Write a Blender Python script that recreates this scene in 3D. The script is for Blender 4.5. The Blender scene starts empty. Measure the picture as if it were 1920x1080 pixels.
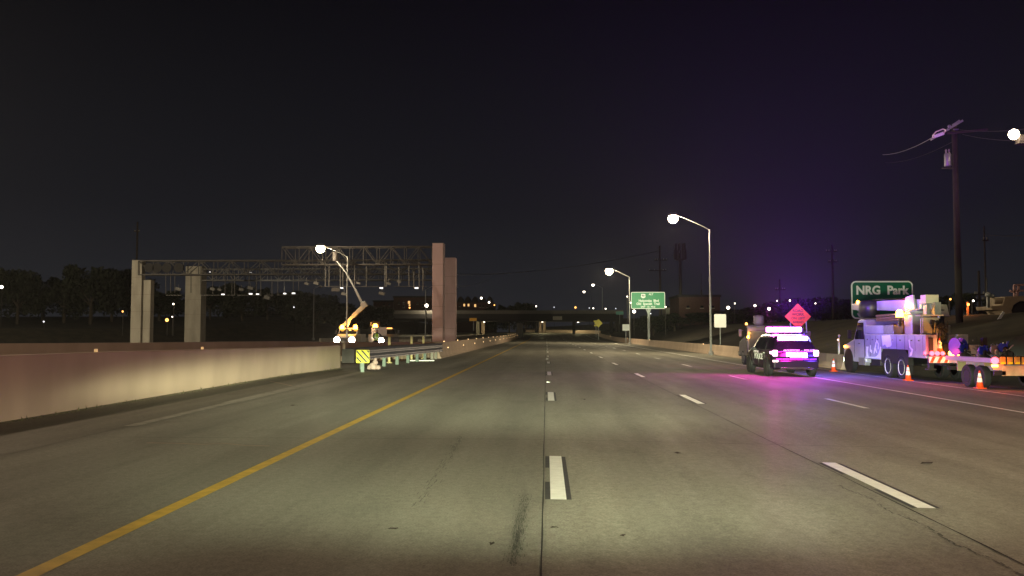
import bpy, math, random
from mathutils import Vector, Matrix, Euler
random.seed(7)
SC = bpy.context.scene
COL = SC.collection
R = math.radians

# ---------------------------------------------------------------- camera
H = 1.68
cam_d = bpy.data.cameras.new("camera")
cam_d.lens = 30.0; cam_d.sensor_width = 36.0
cam_d.clip_start = 0.1; cam_d.clip_end = 6000
cam = bpy.data.objects.new("camera", cam_d); COL.objects.link(cam)
cam.location = (0, 0, H)
cam.rotation_euler = (R(90 + 2.95), 0, R(2.29))
SC.camera = cam
RM = cam.rotation_euler.to_matrix()

def P(px, py, Y):
    """point of the scene seen at a photo pixel, Y metres down the road"""
    d = RM @ Vector((px - 960.0, 540.0 - py, -1600.0))
    s = Y / d.y
    return Vector((d.x * s, Y, H + d.z * s))

# ---------------------------------------------------------------- exposure, world, moon
SC.view_settings.view_transform = 'Standard'
SC.view_settings.look = 'None'
SC.view_settings.exposure = 0.0
SC.view_settings.gamma = 1.0
SC.view_settings.use_curve_mapping = False

world = bpy.data.worlds.new("World"); SC.world = world
world.use_nodes = True
nt = world.node_tree; nt.nodes.clear()
wo = nt.nodes.new("ShaderNodeOutputWorld")
bg = nt.nodes.new("ShaderNodeBackground")
sky = nt.nodes.new("ShaderNodeTexSky"); sky.sky_type = 'NISHITA'; sky.sun_disc = False
sky.sun_elevation = R(-4.0); sky.sun_rotation = R(200)
hs = nt.nodes.new("ShaderNodeHueSaturation"); hs.inputs['Saturation'].default_value = 0.0
tc = nt.nodes.new("ShaderNodeTexCoord"); sep = nt.nodes.new("ShaderNodeSeparateXYZ")
ramp = nt.nodes.new("ShaderNodeValToRGB")
# city glow of the night sky: brighter, greyer towards the horizon
ramp.color_ramp.elements[0].position = 0.0; ramp.color_ramp.elements[0].color = (0.0165, 0.0172, 0.0210, 1)
ramp.color_ramp.elements[1].position = 0.36; ramp.color_ramp.elements[1].color = (0.0021, 0.0023, 0.0036, 1)
e = ramp.color_ramp.elements.new(0.14); e.color = (0.0064, 0.0070, 0.0102, 1)
nt.links.new(tc.outputs['Generated'], sep.inputs[0])
nt.links.new(sep.outputs['Z'], ramp.inputs[0])
nt.links.new(sky.outputs[0], hs.inputs['Color'])
sb = nt.nodes.new("ShaderNodeVectorMath"); sb.operation = 'SCALE'; sb.inputs['Scale'].default_value = 0.002
nt.links.new(hs.outputs[0], sb.inputs[0])
ad = nt.nodes.new("ShaderNodeVectorMath"); ad.operation = 'ADD'
nt.links.new(ramp.outputs[0], ad.inputs[0]); nt.links.new(sb.outputs[0], ad.inputs[1])
nt.links.new(ad.outputs[0], bg.inputs['Color'])
bg.inputs['Strength'].default_value = 1.0
nt.links.new(bg.outputs[0], wo.inputs[0])

def light(name, kind, energy, color, loc, parent=None, size=0.15, rot=None, spot=None, blend=0.3):
    d = bpy.data.lights.new(name, kind); d.energy = energy; d.color = color
    if kind in ('POINT', 'SPOT'): d.shadow_soft_size = size
    if kind == 'SPOT': d.spot_size = R(spot); d.spot_blend = blend
    o = bpy.data.objects.new(name, d); COL.objects.link(o)
    o.location = loc
    if rot: o.rotation_euler = rot
    if parent: o.parent = parent
    return o
md = bpy.data.lights.new("moon", 'SUN'); md.energy = 0.004; md.angle = R(0.5); md.color = (1, 0.93, 0.82)
mo = bpy.data.objects.new("moon", md); COL.objects.link(mo); mo.rotation_euler = (R(50), 0, R(-20))

# the headlights of the vehicle the picture is taken from (low beams with a flat cutoff, plus main beams), and narrow beams added to brighten the signs
HEAD = (0.89, 0.98, 0.62)
for sx in (-0.75, 0.75):
    light("headlight_low", 'SPOT', 6300, HEAD, (sx, 1.6, 0.85), size=0.06, rot=(R(90 - 4.0), 0, R(-2)), spot=60, blend=0.8).scale = (1.6, 0.20, 1)
    light("headlight_far", 'SPOT', 54000, HEAD, (sx, 1.6, 0.85), size=0.06, rot=(R(90 - 1.6), 0, R(-2)), spot=50, blend=0.9).scale = (1.4, 0.10, 1)
    light("headlight_wide", 'SPOT', 1500 if sx < 0 else 1900, HEAD, (sx, 1.6, 0.85), size=0.06, rot=(R(90 - 4.2), 0, R(26 if sx < 0 else -16)), spot=62, blend=0.7).scale = (1.0, 0.17, 1)
    light("headlight_side", 'SPOT', 13000, HEAD, (sx, 1.6, 0.85), size=0.06, rot=(R(90 - 1.7), 0, R(18)), spot=28, blend=0.8).scale = (1.0, 0.20, 1)
    light("headlight_main", 'SPOT', 9000, HEAD, (sx, 1.6, 0.85), size=0.06, rot=(R(90 + 2.6), 0, R(-6)), spot=30, blend=1.0).scale = (1.2, 0.22, 1)
    light("sign_boost", 'SPOT', 60000, HEAD, (sx, 1.6, 0.85), size=0.06, rot=(R(90 + 1.5), 0, R(-7)), spot=17, blend=1.0).scale = (1.2, 0.3, 1)  # narrow beam added to brighten the distant signs
    light("exit_sign_boost", 'SPOT', 260000, HEAD, (sx, 1.6, 0.85), size=0.06, rot=(R(90 + 2.6), 0, R(-6.6)), spot=7, blend=1.0).scale = (1.2, 0.45, 1)  # extra beam aimed at the exit sign, standing in for retroreflection
    light("nrg_sign_boost", 'SPOT', 24000, HEAD, (sx, 1.6, 0.85), size=0.06, rot=(R(90 + 3.6), 0, R(-22.3)), spot=11, blend=0.8).scale = (1.2, 0.36, 1)  # extra beam aimed at the NRG Park sign

# ---------------------------------------------------------------- materials
MATS = {}
def mat(key, color, rough=0.6, metal=0.0, emit=0.0, ecol=None, noise=0.12, nscale=3.0, bump=0.0, spec=None, stretch=None):
    if key in MATS: return MATS[key]
    m = bpy.data.materials.new(key); m.use_nodes = True
    t = m.node_tree; b = t.nodes["Principled BSDF"]
    b.inputs['Roughness'].default_value = rough
    b.inputs['Metallic'].default_value = metal
    if spec is not None: b.inputs['Specular IOR Level'].default_value = spec
    c = t.nodes.new("ShaderNodeTexCoord"); n = t.nodes.new("ShaderNodeTexNoise")
    n.inputs['Scale'].default_value = nscale; n.inputs['Detail'].default_value = 6
    if stretch:
        mp = t.nodes.new("ShaderNodeMapping"); mp.inputs['Scale'].default_value = stretch
        t.links.new(c.outputs['Object'], mp.inputs[0]); t.links.new(mp.outputs[0], n.inputs['Vector'])
    else: t.links.new(c.outputs['Object'], n.inputs['Vector'])
    r = t.nodes.new("ShaderNodeMapRange")
    r.inputs['From Min'].default_value = 0.3; r.inputs['From Max'].default_value = 0.7
    r.inputs['To Min'].default_value = 1 - noise; r.inputs['To Max'].default_value = 1 + noise
    t.links.new(n.outputs[0], r.inputs[0])
    v = t.nodes.new("ShaderNodeVectorMath"); v.operation = 'SCALE'
    v.inputs[0].default_value = color[:3]
    t.links.new(r.outputs[0], v.inputs['Scale'])
    t.links.new(v.outputs[0], b.inputs['Base Color'])
    if bump:
        bp = t.nodes.new("ShaderNodeBump"); bp.inputs['Strength'].default_value = bump
        n2 = t.nodes.new("ShaderNodeTexNoise"); n2.inputs['Scale'].default_value = nscale * 12
        t.links.new(c.outputs['Object'], n2.inputs['Vector'])
        t.links.new(n2.outputs[0], bp.inputs['Height']); t.links.new(bp.outputs[0], b.inputs['Normal'])
    if emit:
        b.inputs['Emission Color'].default_value = tuple((ecol or color)[:3]) + (1,)
        b.inputs['Emission Strength'].default_value = emit
    MATS[key] = m
    return m

def road_mat(key, base, scale, rough=0.5, tracks=True):
    m = bpy.data.materials.new(key); m.use_nodes = True
    t = m.node_tree; b = t.nodes["Principled BSDF"]
    c = t.nodes.new("ShaderNodeTexCoord")
    def noise(vecscale, sc, det=5):
        mp = t.nodes.new("ShaderNodeMapping"); mp.inputs['Scale'].default_value = vecscale
        t.links.new(c.outputs['Object'], mp.inputs[0])
        n = t.nodes.new("ShaderNodeTexNoise"); n.inputs['Scale'].default_value = sc; n.inputs['Detail'].default_value = det
        n.inputs['Roughness'].default_value = 0.6
        t.links.new(mp.outputs[0], n.inputs['Vector']); return n.outputs[0]
    def rng(s, a, bb, c0, d0):
        r = t.nodes.new("ShaderNodeMapRange"); r.clamp = True
        for k, v in zip(('From Min', 'From Max', 'To Min', 'To Max'), (a, bb, c0, d0)): r.inputs[k].default_value = v
        t.links.new(s, r.inputs[0]); return r.outputs[0]
    def mul(a, bb):
        k = t.nodes.new("ShaderNodeMath"); k.operation = 'MULTIPLY'
        t.links.new(a, k.inputs[0]); t.links.new(bb, k.inputs[1]); return k.outputs[0]
    def mth(op, a, val):
        k = t.nodes.new("ShaderNodeMath"); k.operation = op
        t.links.new(a, k.inputs[0])
        if val is not None: k.inputs[1].default_value = val
        return k.outputs[0]
    f = rng(noise((1, 0.25, 1), 0.5), 0.32, 0.68, 0.90, 1.09)
    f = mul(f, rng(noise((1, 0.05, 1), 1.8), 0.3, 0.7, 0.86, 1.10))
    f = mul(f, rng(noise((1, 1, 1), 55, 3), 0.3, 0.7, 0.70, 1.22))
    f = mul(f, rng(noise((1, .8, 1), 14, 5), 0.32, 0.68, 0.84, 1.12))
    f = mul(f, rng(noise((1, .5, 1), .9, 6), 0.55, 0.62, 1.0, 0.90))
    f = mul(f, rng(noise((1, 1, 1), 7, 8), 0.60, 0.74, 1.0, 0.88))
    if tracks:
        sp = t.nodes.new("ShaderNodeSeparateXYZ"); t.links.new(c.outputs['Object'], sp.inputs[0])
        # wheel paths polished darker, two per lane
        w = mth('SINE', mth('MULTIPLY', sp.outputs['X'], 2 * math.pi / 1.83), None)
        f = mul(f, rng(w, -1, 1, 0.90, 1.06))
        # paver passes: slabs of slightly different tone, with their sawn joints
        sl = t.nodes.new("ShaderNodeTexWhiteNoise"); sl.noise_dimensions = '2D'
        cx = t.nodes.new("ShaderNodeCombineXYZ")
        t.links.new(mth('FLOOR', mth('DIVIDE', sp.outputs['X'], 3.66), None), cx.inputs[0])
        t.links.new(mth('FLOOR', mth('DIVIDE', sp.outputs['Y'], 18.0), None), cx.inputs[1])
        t.links.new(cx.outputs[0], sl.inputs['Vector'])
        f = mul(f, rng(sl.outputs['Value'], 0, 1, 0.93, 1.06))
        fr = mth('FRACT', mth('DIVIDE', sp.outputs['Y'], 9.0), None)
        f = mul(f, rng(mth('ABSOLUTE', mth('SUBTRACT', fr, 0.5), None), 0.0, 0.003, 0.55, 1.0))
    v = t.nodes.new("ShaderNodeVectorMath"); v.operation = 'SCALE'
    v.inputs[0].default_value = base; t.links.new(f, v.inputs['Scale'])
    t.links.new(v.outputs[0], b.inputs['Base Color'])
    t.links.new(rng(noise((1, 0.3, 1), 2.0), 0.3, 0.7, rough - 0.06, rough + 0.10), b.inputs['Roughness'])
    b.inputs['Specular IOR Level'].default_value = 0.30
    b.inputs['Coat Weight'].default_value = 0.010; b.inputs['Coat Roughness'].default_value = 0.30
    bp = t.nodes.new("ShaderNodeBump"); bp.inputs['Strength'].default_value = 0.35; bp.inputs['Distance'].default_value = 0.01
    t.links.new(noise((1, 1, 1), 60, 4), bp.inputs['Height']); t.links.new(bp.outputs[0], b.inputs['Normal'])
    MATS[key] = m
    return m

M_road = road_mat("concrete_pavement", (0.255, 0.245, 0.205), 1, 0.78)
M_shoulder = road_mat("shoulder_asphalt", (0.19, 0.18, 0.145), 1, 0.7, tracks=False)
M_leftroad = road_mat("opposite_pavement", (0.20, 0.185, 0.15), 1, 0.75, tracks=False)
M_grass = mat("dry_grass", (0.036, 0.030, 0.018), 0.95, noise=0.55, nscale=0.6, bump=0.6)
M_barrier = mat("barrier_concrete", (0.43, 0.32, 0.24), 0.85, noise=0.11, nscale=0.9, stretch=(1, 1, .45), bump=0.15)
M_conc = mat("grey_concrete", (0.30, 0.275, 0.235), 0.85, noise=0.18, nscale=1.1, stretch=(1, 1, .3))
M_pinkcol = mat("pink_cast_column_concrete", (0.38, 0.265, 0.28), 0.85, noise=0.12, nscale=1.1, stretch=(1, 1, .25))  # pink of the police lights worked into the column colour
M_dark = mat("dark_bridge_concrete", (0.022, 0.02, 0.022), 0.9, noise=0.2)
M_steel = mat("weathered_steel", (0.034, 0.029, 0.028), 0.6, 0.4, noise=0.3)
M_galv = mat("galvanised_steel", (0.27, 0.27, 0.27), 0.5, 0.5, noise=0.15, nscale=6)
M_rail = mat("guardrail_steel", (0.15, 0.14, 0.165), 0.5, 0.6, noise=0.2, nscale=5)
M_white = mat("white_paint", (0.78, 0.78, 0.76), 0.45, noise=0.05)
M_signwhite = mat("white_sign_sheeting", (0.88, 0.88, 0.86), 0.4, noise=0.02)
M_green = mat("green_sign_sheeting", (0.0, 0.23, 0.085), 0.4, noise=0.05)
M_black = mat("black_plastic", (0.015, 0.015, 0.017), 0.4, noise=0.1)
M_rubber = mat("tyre_rubber", (0.012, 0.011, 0.014), 0.8, noise=0.2)
M_glass = mat("dark_glass", (0.012, 0.013, 0.016), 0.08, noise=0.0)
M_police = mat("police_body_black", (0.012, 0.009, 0.018), 0.22, 0.0, noise=0.05)
M_chrome = mat("chrome", (0.7, 0.7, 0.7), 0.15, 1.0, noise=0.0)
M_yel = mat("yellow_line_paint", (0.62, 0.40, 0.045), 0.6, noise=0.2, nscale=6)
M_lane = mat("white_line_paint", (0.93, 0.93, 0.90), 0.5, noise=0.08, nscale=9)
M_lblack = mat("black_contrast_tape", (0.03, 0.03, 0.032), 0.7, noise=0.3, nscale=9)
M_joint = mat("joint_sealant", (0.03, 0.027, 0.024), 0.9, noise=0.3)
M_orange = mat("orange_plastic", (0.80, 0.09, 0.02), 0.45, noise=0.05)
M_osign = mat("fluorescent_orange_fabric", (0.95, 0.12, 0.03), 0.5, noise=0.03)
M_ysign = mat("yellow_sign_sheeting", (0.85, 0.72, 0.02), 0.4, noise=0.03)
M_wood = mat("creosoted_wood", (0.026, 0.018, 0.016), 0.9, noise=0.3)
M_leaf = mat("tree_foliage", (0.018, 0.023, 0.012), 0.9, noise=0.6, nscale=0.4)
M_bark = mat("tree_bark", (0.05, 0.04, 0.03), 0.95, noise=0.3)
M_brick = mat("dark_red_brick", (0.075, 0.038, 0.032), 0.9, noise=0.2)
M_blue = mat("blue_enamel", (0.015, 0.03, 0.40), 0.35, noise=0.1)
M_redrefl = mat("glowing_red_reflector", (0.5, 0.01, 0.02), 0.3, emit=0.6, ecol=(1, .05, .12), noise=0.0)  # reflected light put in as emission
LAMPCOL = (1.0, 0.82, 0.52)
M_lamp = mat("street_lamp_lens", (1, 1, 1), 0.5, emit=60, ecol=(1.0, 0.80, 0.48), noise=0)
M_farlamp = mat("far_lamp_lens", (1, 1, 1), 0.5, emit=7, ecol=(1.0, 0.86, 0.68), noise=0)
M_dimlamp = mat("dim_lamp_lens", (1, 1, 1), 0.5, emit=1.6, ecol=(0.9, 0.9, 1.0), noise=0)
M_amberfar = mat("amber_lamp_lens", (1, .5, .1), 0.5, emit=4, ecol=(1.0, 0.42, 0.10), noise=0)
M_amber = mat("amber_beacon_lens", (1, .4, 0), 0.5, emit=30, ecol=(1.0, 0.36, 0.03), noise=0)
M_headl = mat("lit_headlight_lens", (1, 1, 1), 0.5, emit=60, ecol=(1.0, 0.80, 0.55), noise=0)
M_redl = mat("lit_red_lens", (1, .1, .1), 0.5, emit=7, ecol=(1.0, 0.06, 0.10), noise=0)
M_win = mat("lit_window", (1, .7, .3), 0.5, emit=1.1, ecol=(1.0, 0.55, 0.20), noise=0.0)
M_whitelit = mat("lit_white_fixture", (1, 1, 1), 0.5, emit=1.5, ecol=(0.95, 0.93, 0.95), noise=0)
M_magsoft = mat('magenta_glow_panel', (.6,.02,.5), 0.3, emit=0.85, ecol=(1.0, 0.02, 0.75), noise=0)  # emission stands for strobe light on glass and panels
M_violetsoft = mat('violet_glow_panel', (.2,.02,.6), 0.3, emit=0.6, ecol=(0.32, 0.02, 1.0), noise=0)
M_magl = mat("magenta_strobe_lens", (1, .3, 1), 0.3, emit=26, ecol=(1.0, 0.16, 0.80), noise=0)
M_blul = mat("violet_strobe_lens", (.4, .3, 1), 0.3, emit=26, ecol=(0.42, 0.16, 1.0), noise=0)
M_tail = mat("pink_lit_tail_lamp", (1, .5, .7), 0.3, emit=5, ecol=(1.0, 0.45, 0.75), noise=0)
M_vest = mat("hi_vis_fabric", (0.45, 0.75, 0.03), 0.8, noise=0.1)
M_cloth = mat("navy_workwear", (0.03, 0.035, 0.06), 0.9, noise=0.2)
M_skin = mat("skin", (0.35, 0.2, 0.14), 0.6, noise=0.05)
M_beige = mat("beige_machine_paint", (0.34, 0.26, 0.18), 0.6, noise=0.15)
M_olive = mat("olive_post", (0.16, 0.21, 0.18), 0.7, noise=0.15, nscale=5)

# ---------------------------------------------------------------- mesh helpers
class MB:
    def __init__(s): s.v = []; s.f = []
    def add(s, vs, fs, M=None):
        b = len(s.v)
        s.v += [tuple(M @ Vector(p)) if M else tuple(p) for p in vs]
        s.f += [tuple(b + i for i in f) for f in fs]
        return s
    def box(s, c, d, rot=(0, 0, 0)):
        M = Matrix.Translation(c) @ Euler(rot).to_matrix().to_4x4()
        x, y, z = d[0] / 2, d[1] / 2, d[2] / 2
        vs = [(-x, -y, -z), (x, -y, -z), (x, y, -z), (-x, y, -z), (-x, -y, z), (x, -y, z), (x, y, z), (-x, y, z)]
        return s.add(vs, [(0, 3, 2, 1), (4, 5, 6, 7), (0, 1, 5, 4), (1, 2, 6, 5), (2, 3, 7, 6), (3, 0, 4, 7)], M)
    def tube(s, p0, p1, r0, r1=None, n=8, caps=True):
        p0 = Vector(p0); p1 = Vector(p1); r1 = r0 if r1 is None else r1
        q = (p1 - p0).to_track_quat('Z', 'Y').to_matrix()
        vs = []
        for p, r in ((p0, r0), (p1, r1)):
            for i in range(n):
                a = 2 * math.pi * i / n
                vs.append(p + q @ Vector((r * math.cos(a), r * math.sin(a), 0)))
        fs = [(i, (i + 1) % n, n + (i + 1) % n, n + i) for i in range(n)]
        if caps: fs += [tuple(range(n - 1, -1, -1)), tuple(range(n, 2 * n))]
        return s.add(vs, fs)
    def bar(s, p0, p1, w, h=None):
        """rectangular bar between two points"""
        p0 = Vector(p0); p1 = Vector(p1); h = h or w; d = p1 - p0
        up = Vector((0, 0, 1)) if abs(d.normalized().z) < 0.95 else Vector((0, 1, 0))
        a = d.cross(up).normalized() * (w / 2); b = a.cross(d).normalized() * (h / 2)
        vs = [p0 - a - b, p0 + a - b, p0 + a + b, p0 - a + b, p1 - a - b, p1 + a - b, p1 + a + b, p1 - a + b]
        return s.add(vs, [(0, 3, 2, 1), (4, 5, 6, 7), (0, 1, 5, 4), (1, 2, 6, 5), (2, 3, 7, 6), (3, 0, 4, 7)])
    def prism(s, poly, a, b, axis='x'):
        """extrude a polygon; axis x: poly=(y,z); y: poly=(x,z); z: poly=(x,y)"""
        n = len(poly)
        def mk(p, t): return {'x': (t, p[0], p[1]), 'y': (p[0], t, p[1]), 'z': (p[0], p[1], t)}[axis]
        vs = [mk(p, a) for p in poly] + [mk(p, b) for p in poly]
        fs = [(i, (i + 1) % n, n + (i + 1) % n, n + i) for i in range(n)] + [tuple(range(n - 1, -1, -1)), tuple(range(n, 2 * n))]
        return s.add(vs, fs)
    def lathe(s, prof, c=(0, 0, 0), n=16, rot=(0, 0, 0), sc=(1, 1, 1)):
        M = Matrix.Translation(c) @ Euler(rot).to_matrix().to_4x4() @ Matrix.Diagonal((*sc, 1))
        vs = []; fs = []
        for r, z in prof:
            for i in range(n):
                a = 2 * math.pi * i / n; vs.append((r * math.cos(a), r * math.sin(a), z))
        for k in range(len(prof) - 1):
            for i in range(n):
                fs.append((k * n + i, k * n + (i + 1) % n, (k + 1) * n + (i + 1) % n, (k + 1) * n + i))
        fs.append(tuple(range(n - 1, -1, -1))); fs.append(tuple((len(prof) - 1) * n + i for i in range(n)))
        return s.add(vs, fs, M)
    def ball(s, c, r, sc=(1, 1, 1), n=12, m=7):
        return s.lathe([(max(1e-3, r * math.sin(math.pi * k / m)), -r * math.cos(math.pi * k / m)) for k in range(m + 1)], c, n, sc=sc)
    def build(s, name, m, parent=None, smooth=False, bevel=0.0):
        me = bpy.data.meshes.new(name); me.from_pydata(s.v, [], s.f); me.update()
        import bmesh
        bm = bmesh.new(); bm.from_mesh(me)
        bmesh.ops.recalc_face_normals(bm, faces=bm.faces); bm.to_mesh(me); bm.free()
        me.materials.append(m)
        if smooth:
            for p in me.polygons: p.use_smooth = True
        o = bpy.data.objects.new(name, me); COL.objects.link(o)
        if parent: o.parent = parent
        if bevel:
            bv = o.modifiers.new("bevel", 'BEVEL'); bv.width = bevel; bv.segments = 2; bv.limit_method = 'ANGLE'; bv.angle_limit = R(40)
        return o

def tag(o, label=None, cat=None, group=None, kind=None):
    if label: o['label'] = label
    if cat: o['category'] = cat
    if group: o['group'] = group
    if kind: o['kind'] = kind
    return o
def thing(name, label, cat, loc=(0, 0, 0), rotz=0.0, group=None):
    o = bpy.data.objects.new(name, None); COL.objects.link(o); o.empty_display_size = 0.2
    o.location = loc; o.rotation_euler = (0, 0, rotz)
    return tag(o, label, cat, group)
def copy_tree(o, parent=None):
    c = o.copy(); COL.objects.link(c); c.parent = parent
    for ch in list(o.children): copy_tree(ch, c)
    return c
def text(name, s, size, m, parent, loc, rot=(R(90), 0, 0), bold=0.02, depth=0.004, sx=1.0):
    cu = bpy.data.curves.new(name, 'FONT'); cu.body = s; cu.size = size
    cu.align_x = 'CENTER'; cu.align_y = 'CENTER'; cu.offset = bold * size; cu.extrude = depth; cu.resolution_u = 3
    t = bpy.data.objects.new(name, cu); COL.objects.link(t)
    dg = bpy.context.evaluated_depsgraph_get()
    me = bpy.data.meshes.new_from_object(t.evaluated_get(dg))
    bpy.data.objects.remove(t)
    me.materials.clear(); me.materials.append(m)
    o = bpy.data.objects.new(name, me); COL.objects.link(o)
    o.location = loc; o.rotation_euler = rot; o.scale = (sx, 1, 1)
    if parent: o.parent = parent
    return o
def rrect(w, h, r, n=5, cx=0, cz=0):
    pts = []
    for (sx, sz, a0) in ((1, 1, 0), (-1, 1, 90), (-1, -1, 180), (1, -1, 270)):
        for i in range(n + 1):
            a = R(a0 + 90 * i / n)
            pts.append((cx + sx * (w / 2 - r) + r * math.cos(a), cz + sz * (h / 2 - r) + r * math.sin(a)))
    return pts

# ---------------------------------------------------------------- terrain and road
def prof(Y):
    if Y < 150: return 0.0
    if Y < 275: return 0.00012 * (Y - 150) ** 2
    return 0.00012 * 125 ** 2
def sst(a, b, x):
    t = min(1, max(0, (x - a) / (b - a))); return t * t * (3 - 2 * t)
def Ledge(Y): return -10.2 + 3.5 * sst(40, 56, Y)
def Eedge(Y):
    if Y < 144: return -92.0
    if Y < 186: return -92 + 36 * (Y - 144) / 42
    return -56 + 26 * (Y - 186) / 114
def rz(x, Y):
    return prof(Y) - 0.018 * max(0.0, min(x, 16.5))
def terr(x, Y):
    z = prof(Y)
    if x > 0:
        s0 = 19 - 2 * sst(44, 60, Y)
        up = 3.1 * sst(s0, s0 + 17, x)
        z += -0.36 * (1 - sst(s0 - 2, s0 + 3, x)) + up
        if Y > 225: z = max(z, z)
    else:
        z += -0.42
        if x < Ledge(Y):
            out = sst(0, 16, Eedge(Y) - x) if x < Eedge(Y) else 0
            z += out * 2.9 * sst(95, 150, Y)
            z += 2.4 * sst(165, 232, Y) * sst(0, 14, (-40 - x))
    if Y > 300: z = z * (1 - sst(300, 420, Y)) + 1.0 * sst(300, 420, Y)
    return z
def grid(xs, ys, fn, name, m):
    b = MB(); vs = [(x, y, fn(x, y)) for y in ys for x in xs]; n = len(xs)
    fs = [(j * n + i, j * n + i + 1, (j + 1) * n + i + 1, (j + 1) * n + i) for j in range(len(ys) - 1) for i in range(n - 1)]
    b.add(vs, fs); return b.build(name, m, smooth=True)
def frange(a, b, st):
    n = int(round((b - a) / st)); return [a + (b - a) * i / n for i in range(n + 1)]
xs = [-2500, -900, -400, -200] + frange(-140, 60, 2.0) + [80, 120, 200, 400, 900, 2500]
ys = [-60, -30] + frange(-16, 320, 3.0) + [340, 380, 430, 600, 1000, 2000, 4500]
tag(grid(xs, ys, terr, "ground", M_grass), kind='structure')

def strip(name, m, Ys, xl, xr, dz, nx=1, zf=rz):
    b = MB(); vs = []; n = nx + 1
    for Y in Ys:
        a, c = xl(Y), xr(Y)
        for i in range(n):
            x = a + (c - a) * i / nx; vs.append((x, Y, zf(x, Y) + dz))
    fs = [(j * n + i, j * n + i + 1, (j + 1) * n + i + 1, (j + 1) * n + i) for j in range(len(Ys) - 1) for i in range(nx)]
    b.add(vs, fs); return b.build(name, m)
YR = frange(-16, 30, 2) + frange(33, 285, 4)
# main pavement: left part flat, right part falling 1.8 %
b = MB(); XN = [None, -6, -3, 0, 4, 8, 12, None]
vs = []
for Y in YR:
    xr_ = 15.2 + 1.2 * (1 - sst(40, 60, Y))
    for k, x in enumerate(XN):
        if k == 0: x = Ledge(Y)
        if k == len(XN) - 1: x = xr_
        vs.append((x, Y, rz(x, Y)))
n = len(XN)
b.add(vs, [(j * n + i, j * n + i + 1, (j + 1) * n + i + 1, (j + 1) * n + i) for j in range(len(YR) - 1) for i in range(n - 1)])
tag(b.build("highway", M_road), kind='structure')
tag(strip("gutter_strip", M_shoulder, frange(-16, 40, 2), lambda Y: -10.15, lambda Y: -7.35 - 0.35 * sst(8, 36, Y), 0.004), kind='structure')
tag(strip("opposite_roadway", M_leftroad, frange(-16, 300, 4), lambda Y: Eedge(Y), lambda Y: Ledge(Y) - 0.25, 0.0, 6, lambda x, y: prof(y) - 0.30), kind='structure')
tag(strip("far_edge_line", M_lane, frange(60, 292, 4), lambda Y: Eedge(Y) + 0.3, lambda Y: Eedge(Y) + 0.7, 0.004, 1, lambda x, y: prof(y) - 0.30), kind='structure')
# kerb-like concrete line along the gutter strip
b = MB()
for (ya, yb, w) in ((15, 20, .12), (20, 25.6, .20), (25.7, 30.2, .24), (30.3, 36.5, .22)):
    xa = -7.35 - 0.35 * sst(8, 36, ya); xb = -7.35 - 0.35 * sst(8, 36, yb)
    b.add([(xa - w, ya, .008), (xa + w, ya, .008), (xb + w, yb, .008), (xb - w, yb, .008)], [(0, 1, 2, 3)])
tag(b.build("shoulder_joint_line", mat("grout_band", (.27, .25, .205), .9, noise=.25, nscale=4)), kind='structure')

# markings ---------------------------------------------------------
tag(strip("yellow_edge_line", M_yel, frange(-4, 220, 4), lambda Y: -3.65, lambda Y: -3.49, 0.005), kind='structure')
def solid(x0, w, y0, y1, nm="white_edge_line"):
    return tag(strip(nm, M_lane, frange(y0, y1, 4), lambda Y: x0, lambda Y: x0 + w, 0.005), kind='structure')
solid(11.05, 0.16, 6, 240)
solid(14.32, 0.12, 8, 46)
bw = MB(); bb = MB()
def dash(x0, w, y0, L, black=True):
    for (m_, xa, xb, dz, ya, yb) in [(bw, x0, x0 + w, .009, y0, y0 + L)] + ([(bb, x0 + w + .003, x0 + w + .052, .007, y0 + .01, y0 + L - .05), (bb, x0 - .055, x0 - .003, .007, y0 + 2.0, y0 + L - .03), (bb, x0 - .055, x0 - .003, .007, y0, y0 + 1.0)] if black else []):
        m_.add([(xa, ya, rz(xa, ya) + dz), (xb, ya, rz(xb, ya) + dz), (xb, yb, rz(xb, yb) + dz), (xa, yb, rz(xa, yb) + dz)], [(0, 1, 2, 3)])
for k in range(-1, 15):
    dash(0.04, 0.16, 8.65 + 12.3 * k, 3.0)
    dash(3.67, 0.18, 8.7 + 12.3 * k, 2.95)
    if 1 <= k: dash(7.53, 0.15, 8.4 + 12.3 * k, 2.95, False)
tag(bw.build("lane_dashes", M_lane), kind='structure')
tag(bb.build("contrast_tape", M_lblack), kind='structure')
# raised pavement markers between the dashes
b = MB()
for k in range(0, 7):
    b.box((0.06, 28.6 + 24.4 * k, 0.012), (.1, .1, .016))
tag(b.build("raised_pavement_markers", M_lane), kind='structure')
# longitudinal sawn joints, slightly ragged
b = MB()
for (x0, w) in ((-0.035, .014), (3.57, .016), (-6.0, 0.0)):
    if not w: continue
    prev = None
    for Y in frange(3, 180, 0.7):
        jx = random.uniform(-.004, .004); ww = w * random.uniform(.55, 1.25)
        cur = [(x0 + jx - ww / 2, Y, rz(x0, Y) + .006), (x0 + jx + ww / 2, Y, rz(x0 + .01, Y) + .006)]
        if prev: b.add([prev[0], prev[1], cur[1], cur[0]], [(0, 1, 2, 3)])
        prev = cur
tag(b.build("pavement_joints", M_joint), kind='structure')
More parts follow.
